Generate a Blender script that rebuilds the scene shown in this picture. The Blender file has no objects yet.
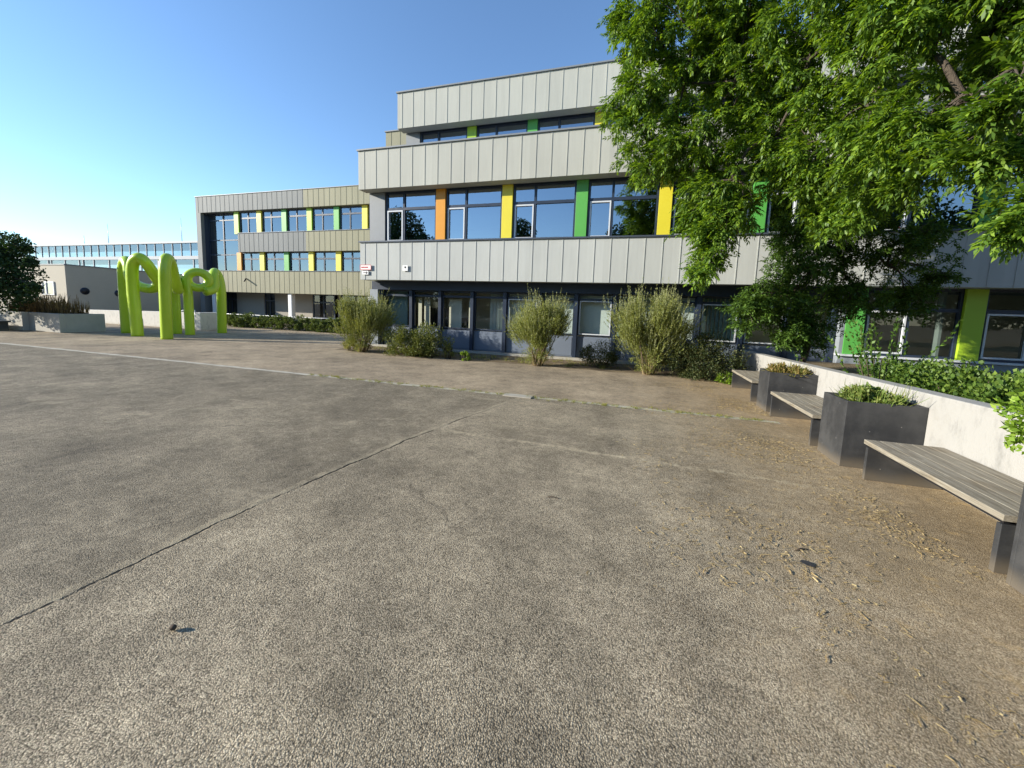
import bpy, math, random
import numpy as np
from mathutils import Vector, Matrix
random.seed(7); rng = np.random.default_rng(7)
S = bpy.context.scene; COL = S.collection
R_ = math.radians

# ------------------------------------------------------------------ node helpers
def new_mat(name):
    m = bpy.data.materials.new(name); m.use_nodes = True
    nt = m.node_tree; nt.nodes.clear()
    out = nt.nodes.new('ShaderNodeOutputMaterial')
    return m, nt, out
def sock(nt, s, v):
    if v is None: return
    if isinstance(v, bpy.types.NodeSocket): nt.links.new(v, s)
    elif isinstance(v, (tuple, list)) and len(v) == 3 and s.type == 'RGBA': s.default_value = (*v, 1)
    else: s.default_value = v
def math_(nt, op, a, b=None, c=None, clamp=False):
    n = nt.nodes.new('ShaderNodeMath'); n.operation = op; n.use_clamp = clamp
    sock(nt, n.inputs[0], a); sock(nt, n.inputs[1], b); sock(nt, n.inputs[2], c)
    return n.outputs[0]
def noise(nt, vec, scale, detail=4, rough=.55, dist=0):
    n = nt.nodes.new('ShaderNodeTexNoise'); sock(nt, n.inputs['Vector'], vec)
    n.inputs['Scale'].default_value = scale; n.inputs['Detail'].default_value = detail
    n.inputs['Roughness'].default_value = rough; n.inputs['Distortion'].default_value = dist
    return n.outputs['Fac']
def voro(nt, vec, scale, out='Distance', feature='F1', rnd=1):
    n = nt.nodes.new('ShaderNodeTexVoronoi'); n.feature = feature; sock(nt, n.inputs['Vector'], vec)
    n.inputs['Scale'].default_value = scale; n.inputs['Randomness'].default_value = rnd
    return n.outputs[out]
def ramp(nt, fac, stops):
    n = nt.nodes.new('ShaderNodeValToRGB'); sock(nt, n.inputs[0], fac)
    e = n.color_ramp.elements
    while len(e) < len(stops): e.new(.5)
    for i, (p, c) in enumerate(stops):
        e[i].position = p; e[i].color = (c, c, c, 1) if isinstance(c, (int, float)) else (*c, 1)
    return n.outputs[0]
def mixc(nt, fac, a, b, mode='MIX'):
    n = nt.nodes.new('ShaderNodeMix'); n.data_type = 'RGBA'; n.blend_type = mode
    sock(nt, n.inputs[0], fac); sock(nt, n.inputs[6], a); sock(nt, n.inputs[7], b)
    return n.outputs[2]
def coords(nt, kind='Object'):
    return nt.nodes.new('ShaderNodeTexCoord').outputs[kind]
def mapping(nt, vec, scale=(1, 1, 1), loc=(0, 0, 0), rot=(0, 0, 0)):
    n = nt.nodes.new('ShaderNodeMapping'); sock(nt, n.inputs['Vector'], vec)
    n.inputs['Scale'].default_value = scale; n.inputs['Location'].default_value = loc; n.inputs['Rotation'].default_value = rot
    return n.outputs[0]
def sep(nt, vec):
    n = nt.nodes.new('ShaderNodeSeparateXYZ'); sock(nt, n.inputs[0], vec); return n.outputs
def bump(nt, h, strength=.3, dist=.01, normal=None):
    n = nt.nodes.new('ShaderNodeBump'); sock(nt, n.inputs['Height'], h)
    n.inputs['Strength'].default_value = strength; n.inputs['Distance'].default_value = dist
    if normal is not None: sock(nt, n.inputs['Normal'], normal)
    return n.outputs[0]
def principled(nt, out, col, rough=.6, metal=0, nrm=None, spec=.5, coat=0):
    b = nt.nodes.new('ShaderNodeBsdfPrincipled')
    sock(nt, b.inputs['Base Color'], col); sock(nt, b.inputs['Roughness'], rough)
    b.inputs['Metallic'].default_value = metal; b.inputs['Specular IOR Level'].default_value = spec
    b.inputs['Coat Weight'].default_value = coat
    if nrm is not None: sock(nt, b.inputs['Normal'], nrm)
    nt.links.new(b.outputs[0], out.inputs[0]); return b
def smooth(nt, x, a, b):
    n = nt.nodes.new('ShaderNodeMapRange'); n.interpolation_type = 'SMOOTHSTEP'
    sock(nt, n.inputs[0], x); n.inputs[1].default_value = a; n.inputs[2].default_value = b
    return n.outputs[0]

def simple(name, col, rough=.6, metal=0, var=.12, scale=6, bmp=.08, bdist=.004, spec=.5, coat=0, stretch=(1, 1, 1)):
    m, nt, out = new_mat(name)
    v = mapping(nt, coords(nt), stretch)
    n1 = noise(nt, v, scale, 6, .6); n2 = noise(nt, v, scale*14, 3)
    f = math_(nt, 'MULTIPLY_ADD', n1, 2*var, 1-var)
    f = math_(nt, 'MULTIPLY_ADD', math_(nt, 'SUBTRACT', n2, .5), var*.8, f)
    c = mixc(nt, 1, col, f, 'MULTIPLY')
    r = math_(nt, 'MULTIPLY_ADD', n1, .2, rough-.1)
    principled(nt, out, c, r, metal, bump(nt, n2, bmp, bdist) if bmp else None, spec, coat)
    return m

def panel_mat(name, col, width, off, rough=.42, var=.07, metal=.0):
    """standing-seam sheet: every sheet has its own slight tone, faint vertical rain streaks and oil-canning"""
    m, nt, out = new_mat(name)
    v = coords(nt); xyz = sep(nt, v)
    k = math_(nt, 'FLOOR', math_(nt, 'DIVIDE', math_(nt, 'ADD', xyz[0], off), width))
    wn = nt.nodes.new('ShaderNodeTexWhiteNoise'); wn.noise_dimensions = '1D'; sock(nt, wn.inputs['W'], k)
    st = noise(nt, mapping(nt, v, (7, 7, .5)), 1.6, 6, .65)
    cl = noise(nt, v, .7, 4)
    f = math_(nt, 'MULTIPLY_ADD', wn.outputs[0], var*1.4, 1-var*.7)
    f = math_(nt, 'MULTIPLY_ADD', math_(nt, 'SUBTRACT', st, .5), .22, f)
    f = math_(nt, 'MULTIPLY_ADD', math_(nt, 'SUBTRACT', cl, .5), .16, f)
    c = mixc(nt, 1, col, f, 'MULTIPLY')
    c = mixc(nt, math_(nt, 'MULTIPLY', smooth(nt, st, .58, .8), .25), c, (.30, .27, .20))
    oc = noise(nt, mapping(nt, v, (1, 1, .35)), 2.2, 2)
    nrm = bump(nt, oc, .25, .02)
    principled(nt, out, c, math_(nt, 'MULTIPLY_ADD', st, .2, rough+.08), metal, nrm, .22)
    return m

def leaf_mat(name, c1, c2, c3, trans=.35, gloss=.07, rough=.55):
    m, nt, out = new_mat(name)
    g = nt.nodes.new('ShaderNodeNewGeometry')
    c = ramp(nt, g.outputs['Random Per Island'], [(0, c1), (.5, c2), (1, c3)])
    cl = noise(nt, coords(nt), 1.3, 3)
    c = mixc(nt, 1, c, math_(nt, 'MULTIPLY_ADD', cl, .6, .7), 'MULTIPLY')
    d = nt.nodes.new('ShaderNodeBsdfDiffuse'); sock(nt, d.inputs[0], c)
    t = nt.nodes.new('ShaderNodeBsdfTranslucent'); sock(nt, t.inputs[0], mixc(nt, 1, c, (1.35, 1.25, .55), 'MULTIPLY'))
    gl = nt.nodes.new('ShaderNodeBsdfGlossy'); gl.inputs['Roughness'].default_value = rough
    gl.inputs[0].default_value = (.8, .85, .75, 1)
    a = nt.nodes.new('ShaderNodeMixShader'); a.inputs[0].default_value = trans
    nt.links.new(d.outputs[0], a.inputs[1]); nt.links.new(t.outputs[0], a.inputs[2])
    b = nt.nodes.new('ShaderNodeMixShader'); b.inputs[0].default_value = gloss*.45
    nt.links.new(a.outputs[0], b.inputs[1]); nt.links.new(gl.outputs[0], b.inputs[2])
    nt.links.new(b.outputs[0], out.inputs[0]); return m

def glass_mat(name, refl, tint=(.75, .8, .82)):
    """thin double glazing: clear tinted sheet with a fresnel reflection"""
    m, nt, out = new_mat(name)
    t = nt.nodes.new('ShaderNodeBsdfTransparent'); t.inputs[0].default_value = (*tint, 1)
    g = nt.nodes.new('ShaderNodeBsdfGlossy'); g.inputs['Roughness'].default_value = .005
    g.inputs[0].default_value = (.85, .92, 1, 1)
    ge = nt.nodes.new('ShaderNodeNewGeometry'); dp = nt.nodes.new('ShaderNodeVectorMath'); dp.operation = 'DOT_PRODUCT'
    nt.links.new(ge.outputs['Normal'], dp.inputs[0]); nt.links.new(ge.outputs['Incoming'], dp.inputs[1])
    k = math_(nt, 'POWER', math_(nt, 'SUBTRACT', 1, math_(nt, 'ABSOLUTE', dp.outputs['Value']), clamp=True), 5)
    f = math_(nt, 'ADD', math_(nt, 'MULTIPLY', k, .85-refl), refl+.05, clamp=True)
    wob = noise(nt, coords(nt), 1.1, 1)
    sock(nt, g.inputs['Normal'], bump(nt, wob, .12, .02))
    mx = nt.nodes.new('ShaderNodeMixShader'); sock(nt, mx.inputs[0], f)
    nt.links.new(t.outputs[0], mx.inputs[1]); nt.links.new(g.outputs[0], mx.inputs[2])
    nt.links.new(mx.outputs[0], out.inputs[0]); return m

# ------------------------------------------------------------------ mesh builder
class MB:
    def __init__(s): s.v = []; s.f = []; s.sm = []
    def add(s, vs, fs, smooth=False):
        o = len(s.v); s.v += [tuple(p) for p in vs]
        s.f += [tuple(i+o for i in f) for f in fs]; s.sm += [smooth]*len(fs)
        return s
    def box(s, x0, x1, y0, y1, z0, z1):
        vs = [(x0,y0,z0),(x1,y0,z0),(x1,y1,z0),(x0,y1,z0),(x0,y0,z1),(x1,y0,z1),(x1,y1,z1),(x0,y1,z1)]
        return s.add(vs, [(3,2,1,0),(4,5,6,7),(0,1,5,4),(1,2,6,5),(2,3,7,6),(3,0,4,7)])
    def hexa(s, b, t):   # 4 bottom points, 4 top points, counter-clockwise
        return s.add(list(b)+list(t), [(3,2,1,0),(4,5,6,7),(0,1,5,4),(1,2,6,5),(2,3,7,6),(3,0,4,7)])
    def tube(s, pts, rad, n=8, caps=True):
        pts = [Vector(p) for p in pts]; k = len(pts)
        if not isinstance(rad, (list, tuple)): rad = [rad]*k
        rings = []; up = None
        for i in range(k):
            t = (pts[min(i+1,k-1)]-pts[max(i-1,0)]).normalized()
            if up is None: up = t.orthogonal().normalized()
            else:
                up = (up - t*up.dot(t));
                up = up.normalized() if up.length > 1e-6 else t.orthogonal().normalized()
            w = t.cross(up)
            rings.append([pts[i]+(up*math.cos(a)+w*math.sin(a))*rad[i] for a in [2*math.pi*j/n for j in range(n)]])
        vs = [p for r in rings for p in r]; fs = []
        for i in range(k-1):
            for j in range(n):
                a, b = i*n+j, i*n+(j+1)%n; fs.append((a, b, b+n, a+n))
        if caps: fs.append(tuple(range(n-1,-1,-1))); fs.append(tuple((k-1)*n+j for j in range(n)))
        return s.add(vs, fs, True)
    def cyl(s, c, axis, r, h, n=24):
        c = Vector(c); return s.tube([c, c+Vector(axis)*h], r, n)
    def quads(s, A):     # numpy (n,4,3)
        o = len(s.v); s.v += [tuple(p) for p in A.reshape(-1,3)]
        s.f += [(o+4*i,o+4*i+1,o+4*i+2,o+4*i+3) for i in range(len(A))]; s.sm += [False]*len(A); return s
ORG = {}
def build(name, mb, mat, parent=None, bevel=0, org=None):
    o0 = Vector(ORG[parent.name]) if parent is not None else Vector(org or (0,0,0))
    me = bpy.data.meshes.new(name)
    v = np.array(mb.v, dtype=np.float64) - np.array(o0)
    me.from_pydata(v.tolist(), [], mb.f)
    me.polygons.foreach_set('use_smooth', mb.sm)
    me.materials.append(mat); me.update()
    o = bpy.data.objects.new(name, me); COL.objects.link(o)
    if parent is not None: o.parent = parent
    else: o.location = o0
    ORG[o.name] = tuple(o0)
    if bevel:
        b = o.modifiers.new('bevel', 'BEVEL'); b.width = bevel; b.segments = 2; b.limit_method = 'ANGLE'
    return o
def build_quads(name, A, mat, parent=None, org=None):
    """fast path for foliage: A is (n,4,3)"""
    o0 = np.array(ORG[parent.name]) if parent is not None else np.array(org or (0,0,0))
    n = len(A); me = bpy.data.meshes.new(name)
    me.vertices.add(4*n); me.vertices.foreach_set('co', (A.reshape(-1,3)-o0).astype(np.float32).ravel())
    me.loops.add(4*n); me.loops.foreach_set('vertex_index', np.arange(4*n, dtype=np.int32))
    me.polygons.add(n); me.polygons.foreach_set('loop_start', np.arange(0,4*n,4, dtype=np.int32))
    me.materials.append(mat); me.update(calc_edges=True); me.validate()
    o = bpy.data.objects.new(name, me); COL.objects.link(o)
    if parent is not None: o.parent = parent
    else: o.location = tuple(o0)
    ORG[o.name] = tuple(o0); return o
def tag(o, label=None, cat=None, group=None, kind=None):
    if label: o['label'] = label
    if cat: o['category'] = cat
    if group: o['group'] = group
    if kind: o['kind'] = kind
    return o
def thing(name, label, cat, loc, group=None):
    o = bpy.data.objects.new(name, None); o.empty_display_size = .2; COL.objects.link(o); o.location = loc
    ORG[o.name] = tuple(loc); return tag(o, label, cat, group, 'thing')
def copy_tree(o, parent=None):
    c = o.copy(); COL.objects.link(c); ORG[c.name] = ORG[o.name]
    if parent is not None: c.parent = parent; c.matrix_parent_inverse = o.matrix_parent_inverse
    for ch in list(o.children): copy_tree(ch, c)
    return c

# ------------------------------------------------------------------ foliage helpers (numpy)
def unit(a): return a/np.maximum(np.linalg.norm(a, axis=-1, keepdims=True), 1e-9)
def rdir(n): return unit(rng.normal(size=(n,3)))
def leaf_quads(P, D, N, L, W):
    D = unit(D); Sd = unit(np.cross(D, N)); L = np.asarray(L).reshape(-1,1); W = np.asarray(W).reshape(-1,1)
    Nn = np.cross(Sd, D)
    m = P + D*L*.45
    return np.stack([P, m+Sd*W*.5+Nn*W*.12, P+D*L-Nn*L*.08, m-Sd*W*.5+Nn*W*.12], 1)
def compound(P, D, Lr, pairs, ll, lw):
    """pinnate leaves: rachis start P, direction D"""
    n = len(P); out = []
    D = unit(D); N = unit(rdir(n)*.6+np.array([0,0,1.])); Sd = unit(np.cross(D,N))
    for k in range(pairs):
        t = .25+.75*k/(pairs-.5)
        base = P + D*(Lr*t)[:,None] - np.array([0,0,1.])*(Lr*t*t*.18)[:,None]
        for sg in (-1,1):
            d = unit(D*.75+Sd*sg*(.85-.25*t)+rng.normal(size=(n,3))*.14-np.array([0,0,.22]))
            out.append(leaf_quads(base, d, N+rng.normal(size=(n,3))*.25, ll*rng.uniform(.75,1.15,n), lw*rng.uniform(.8,1.15,n)))
    d = unit(D+rng.normal(size=(n,3))*.15-np.array([0,0,.2]))
    out.append(leaf_quads(P+D*Lr[:,None]-np.array([0,0,1.])*(Lr*.18)[:,None], d, N, ll*rng.uniform(.8,1.2,n), lw*rng.uniform(.8,1.2,n)))
    return np.concatenate(out)
def in_ball(n, c, r, power=.45, sq=(1,1,1)):
    return np.array(c)+rdir(n)*(rng.random(n)**power)[:,None]*np.array(r)*np.array(sq)
def bush_leaves(c, rad, n, ll, lw, clump=28, up=.5, flat=.9):
    """leaf clumps spread through an ellipsoid: rad=(rx,ry,rz), c centre"""
    rad = np.array(rad)
    C = np.array(c)+rdir(clump)*(rng.random(clump)**.4)[:,None]*rad*.82
    idx = rng.integers(0, clump, n); sz = rng.uniform(.16,.34,clump)[idx]*rad.mean()
    P = C[idx]+rdir(n)*(rng.random(n)**.5)[:,None]*sz[:,None]
    P[:,2] = np.maximum(P[:,2], c[2]-rad[2]*flat)
    D = unit((P-np.array(c))/rad+rdir(n)*.9+np.array([0,0,up]))
    return leaf_quads(P, D, rdir(n)+np.array([0,0,.8]), ll*rng.uniform(.6,1.25,n), lw*rng.uniform(.6,1.25,n))
def stems(base, n, H, spread, w, segs=5, bend=.35, r0=.1, tipup=1.0, minlen=.55):
    """thin arching shoots as narrow strips; returns quads and (points, directions) near their tips"""
    b = np.array(base)
    az = rng.uniform(0,2*math.pi,n); tilt = np.abs(rng.normal(0,1,n))*spread; tilt = np.minimum(tilt, 1.25)
    L = H*rng.uniform(minlen,1.0,n)/np.maximum(np.cos(tilt*.55),.5)
    P = b+np.stack([np.cos(az),np.sin(az),0*az],1)*(r0*np.sqrt(rng.random(n)))[:,None]
    Q = []; pts = [P]; dirs = []
    for k in range(segs):
        a = tilt*(1-tipup*bend*k/segs)
        d = np.stack([np.cos(az)*np.sin(a),np.sin(az)*np.sin(a),np.cos(a)],1)+rng.normal(size=(n,3))*.07
        d = unit(d); P2 = P+d*(L/segs)[:,None]
        s = unit(np.cross(d, rdir(n))); w0 = w*(1-.8*k/segs); w1 = w*(1-.8*(k+1)/segs)
        Q.append(np.stack([P-s*w0/2,P+s*w0/2,P2+s*w1/2,P2-s*w1/2],1)); pts.append(P2); dirs.append(d); P = P2
    return np.concatenate(Q), pts, dirs
def stem_leaves(pts, dirs, first, per, ll, lw):
    out = []
    for k in range(first, len(dirs)):
        n = len(pts[k])
        for j in range(per):
            t = rng.random((n,1)); P = pts[k]*(1-t)+pts[k+1]*t
            D = unit(dirs[k]+rdir(n)*.7)
            out.append(leaf_quads(P, D, rdir(n), ll*rng.uniform(.6,1.3,n), lw*rng.uniform(.7,1.3,n)))
    return np.concatenate(out)
def curve_pts(ctrl, n=10):
    """Catmull-Rom through control points"""
    c = [Vector(p) for p in ctrl]; c = [c[0]*2-c[1]]+c+[c[-1]*2-c[-2]]; out = []
    for i in range(1, len(c)-2):
        for k in range(n):
            t = k/n; a,b,d,e = c[i-1],c[i],c[i+1],c[i+2]
            out.append(.5*((2*b)+(d-a)*t+(2*a-5*b+4*d-e)*t*t+(3*b-a-3*d+e)*t**3))
    out.append(c[-2]); return out

# ------------------------------------------------------------------ materials
M = {}
NAVY = (.022,.034,.06)
M['navy'] = simple('navy_frame', NAVY, .4, 0, .15, 5, .03)
M['slate'] = simple('slate_blue_panel', (.15,.18,.23), .5, 0, .12, 2, .04, stretch=(1,1,.3))
M['column'] = simple('column_paint', (.24,.27,.30), .5, 0, .12, 3, .04)
M['sash'] = simple('light_sash', (.60,.63,.66), .4, 0, .1, 4, .03)
M['coping'] = simple('coping_metal', (.20,.215,.225), .5, 0, .1, 3, .03)
M['dark_coping'] = simple('dark_sill_metal', (.07,.085,.11), .4, .2, .1, 3, .03)
M['orange'] = simple('orange_panel', (.66,.28,.012), .45, 0, .07, 1.5, .02)
M['yellow'] = simple('yellow_panel', (.70,.60,.04), .45, 0, .07, 1.5, .02)
M['green'] = simple('green_panel', (.10,.38,.07), .45, 0, .07, 1.5, .02)
M['lime'] = simple('lime_panel', (.36,.55,.03), .45, 0, .07, 1.5, .02)
PW = .4935
M['sheet'] = panel_mat('zinc_sheet', (.45,.465,.44), PW, 20*PW, .45)
M['sheet_warm'] = panel_mat('zinc_sheet_warm', (.43,.43,.375), PW, 20*PW, .45)
M['sheet_grey'] = panel_mat('grey_sheet', (.19,.20,.195), .535, 53.5, .45)
M['sheet_tan'] = panel_mat('tan_sheet', (.275,.262,.175), .535, 53.5, .45)
M['render'] = simple('beige_render', (.34,.31,.26), .85, 0, .12, 1.2, .2)
M['annex'] = simple('annex_render', (.44,.40,.32), .9, 0, .1, .8, .2)
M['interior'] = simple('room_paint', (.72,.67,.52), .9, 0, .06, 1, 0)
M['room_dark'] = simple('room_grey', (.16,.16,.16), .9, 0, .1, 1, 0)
M['blind'] = simple('blind_fabric', (.62,.67,.60), .8, 0, .08, 3, .03)
M['blind_teal'] = simple('teal_blind', (.20,.30,.29), .8, 0, .15, 3, .03)
M['rough_conc'] = simple('grey_concrete', (.40,.38,.33), .9, 0, .22, 2, .4, .006)
M['roof'] = simple('roof_gravel', (.25,.24,.22), .95, 0, .2, 2, .3)
M['glass'] = glass_mat('window_glass', .33, (.42,.48,.52))
M['glass_dark'] = glass_mat('dark_window_glass', .03, (.45,.5,.5))
M['glass_wing'] = glass_mat('wing_window_glass', .20, (.5,.55,.6))
M['glass_low'] = glass_mat('clear_window_glass', .0, (.86,.9,.9))
M['glass_sky'] = glass_mat('gallery_glass', .16, (.55,.62,.66))
M['black'] = simple('black_plastic', (.012,.012,.014), .45, 0, .1, 5, .03)
M['white'] = simple('white_plastic', (.75,.75,.73), .5, 0, .06, 5, .03)
M['red'] = simple('red_print', (.55,.05,.05), .5, 0, .06, 5, .0)
M['wood_int'] = simple('brown_furniture', (.05,.035,.03), .5, 0, .15, 4, .03)
M['sculpt'] = simple('lime_lacquer', (.43,.60,.02), .33, 0, .08, 1.5, .02, coat=.25)
M['alu'] = simple('galvanised_rail', (.42,.43,.44), .4, .6, .1, 6, .03)
M['gallery'] = simple('gallery_frame', (.21,.24,.27), .5, 0, .08, 1, .03)
M['bark'] = simple('tree_bark', (.075,.058,.042), .9, 0, .35, 7, .9, .02, stretch=(1,1,.25))
M['twig'] = simple('twig_bark', (.07,.05,.032), .9, 0, .3, 9, .4)
M['tan_stem'] = simple('pale_woody_stem', (.15,.11,.07), .9, 0, .3, 9, .4)
M['rubber'] = simple('dark_litter', (.03,.03,.032), .6, 0, .2, 30, .2)
M['straw'] = leaf_mat('dry_straw', (.30,.21,.09), (.42,.31,.15), (.52,.42,.22), .15, .02)
M['leaf_big'] = leaf_mat('pinnate_leaf', (.042,.095,.009), (.10,.195,.016), (.25,.38,.032), .42, .08)
M['leaf_small'] = leaf_mat('small_tree_leaf', (.03,.068,.010), (.062,.125,.016), (.12,.21,.028), .33, .06)
M['leaf_far'] = leaf_mat('dark_leaf', (.012,.03,.010), (.022,.05,.014), (.04,.08,.02), .25, .06)
M['broom'] = leaf_mat('broom_shoot', (.12,.15,.032), (.22,.25,.06), (.34,.355,.115), .25, .05)
M['broom_tip'] = leaf_mat('broom_tip', (.20,.23,.09), (.29,.31,.14), (.38,.395,.20), .25, .05)
M['bush'] = leaf_mat('bush_leaf', (.06,.085,.02), (.12,.15,.035), (.22,.23,.06), .3, .06)
M['bush_dark'] = leaf_mat('dark_bush_leaf', (.03,.05,.018), (.06,.085,.028), (.13,.13,.045), .25, .06)
M['hedge'] = leaf_mat('hedge_leaf', (.05,.08,.02), (.09,.13,.035), (.15,.19,.06), .3, .06)
M['ivy'] = leaf_mat('ivy_leaf', (.045,.095,.014), (.09,.165,.022), (.19,.28,.042), .33, .07)
M['fresh'] = leaf_mat('fresh_leaf', (.12,.22,.018), (.20,.32,.03), (.30,.42,.055), .4, .08)
M['succ'] = leaf_mat('low_planting', (.10,.16,.03), (.17,.24,.05), (.28,.30,.09), .3, .06)
M['drymix'] = leaf_mat('drying_planting', (.12,.15,.03), (.23,.20,.06), (.36,.24,.10), .3, .04)
M['reed'] = leaf_mat('brown_reed', (.10,.065,.03), (.17,.11,.05), (.26,.18,.09), .25, .03)
M['weed'] = leaf_mat('weed_grass', (.13,.15,.03), (.24,.25,.06), (.36,.33,.12), .3, .04)

def plaster(name='weathered_white_wall', g=1):
    m, nt, out = new_mat(name); v = coords(nt)
    a = noise(nt, v, 2.2, 8, .7); b = noise(nt, mapping(nt, v, (1,1,.4)), 7, 8, .75); c = noise(nt, v, 60, 4)
    f = smooth(nt, b, .48, .72)
    col = mixc(nt, math_(nt,'MULTIPLY',f,.75), (.54,.52,.47), (.33,.32,.29))
    col = mixc(nt, math_(nt,'MULTIPLY',smooth(nt, a, .55, .75),.5), col, (.40,.37,.31))
    z = sep(nt, v)[2]
    col = mixc(nt, math_(nt,'MULTIPLY',smooth(nt, math_(nt,'ADD',z,math_(nt,'MULTIPLY',a,.3)), .3, .05),.5), col, (.30,.27,.2))
    h = math_(nt,'ADD',math_(nt,'MULTIPLY',b,.8),math_(nt,'MULTIPLY',c,.4))
    col = mixc(nt, 1, col, (.64*g,.645*g,.66*g), 'MULTIPLY')
    principled(nt, out, col, .9, 0, bump(nt, h, .5, .012), .3); return m
M['plaster'] = plaster(); M['plaster_pale'] = plaster('pale_white_wall', 1.75)
def planter_metal():
    m, nt, out = new_mat('planter_black_steel'); v = coords(nt); z = sep(nt, v)[2]
    a = noise(nt, v, 3.5, 7, .65); b = noise(nt, v, 40, 3)
    col = mixc(nt, smooth(nt,a,.35,.7), (.028,.029,.031), (.055,.055,.055))
    d = smooth(nt, math_(nt,'ADD',z,math_(nt,'MULTIPLY',math_(nt,'SUBTRACT',a,.5),.18)), .16, .0)
    col = mixc(nt, math_(nt,'MULTIPLY',d,.6), col, (.17,.14,.10))
    sp = smooth(nt, voro(nt, v, 9), .07, .03)
    col = mixc(nt, math_(nt,'MULTIPLY',sp,.5), col, (.35,.33,.3))
    principled(nt, out, col, math_(nt,'MULTIPLY_ADD',a,.3,.38), 0, bump(nt, b, .08, .003), .45); return m
M['planter'] = planter_metal()
def weathered_wood():
    m, nt, out = new_mat('weathered_grey_wood'); v = coords(nt)
    g = noise(nt, mapping(nt, v, (14,.9,14)), 3.5, 8, .7, .4); g2 = noise(nt, mapping(nt, v, (60,2,60)), 3, 4)
    a = noise(nt, v, 2.5, 5)
    col = ramp(nt, g, [(.28,(.10,.085,.062)),(.5,(.235,.208,.16)),(.72,(.36,.33,.265))])
    col = mixc(nt, math_(nt,'MULTIPLY',smooth(nt,a,.5,.75),.5), col, (.20,.15,.09))
    h = math_(nt,'ADD',g,math_(nt,'MULTIPLY',g2,.5))
    principled(nt, out, col, .85, 0, bump(nt, h, .5, .004), .25); return m
M['wood'] = weathered_wood()
M['cover'] = simple('cover_concrete', (.36,.33,.27), .9, 0, .3, 6, .4, .006)
def soil():
    m, nt, out = new_mat('bed_soil'); v = coords(nt)
    a = noise(nt, v, 1.4, 7, .65); b = noise(nt, v, 22, 6, .7)
    col = ramp(nt, math_(nt,'ADD',math_(nt,'MULTIPLY',a,.6),math_(nt,'MULTIPLY',b,.4)), [(.35,(.09,.065,.04)),(.5,(.17,.13,.08)),(.65,(.28,.22,.13))])
    principled(nt, out, col, .95, 0, bump(nt, b, .8, .03), .2); return m
M['soil'] = soil()

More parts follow.
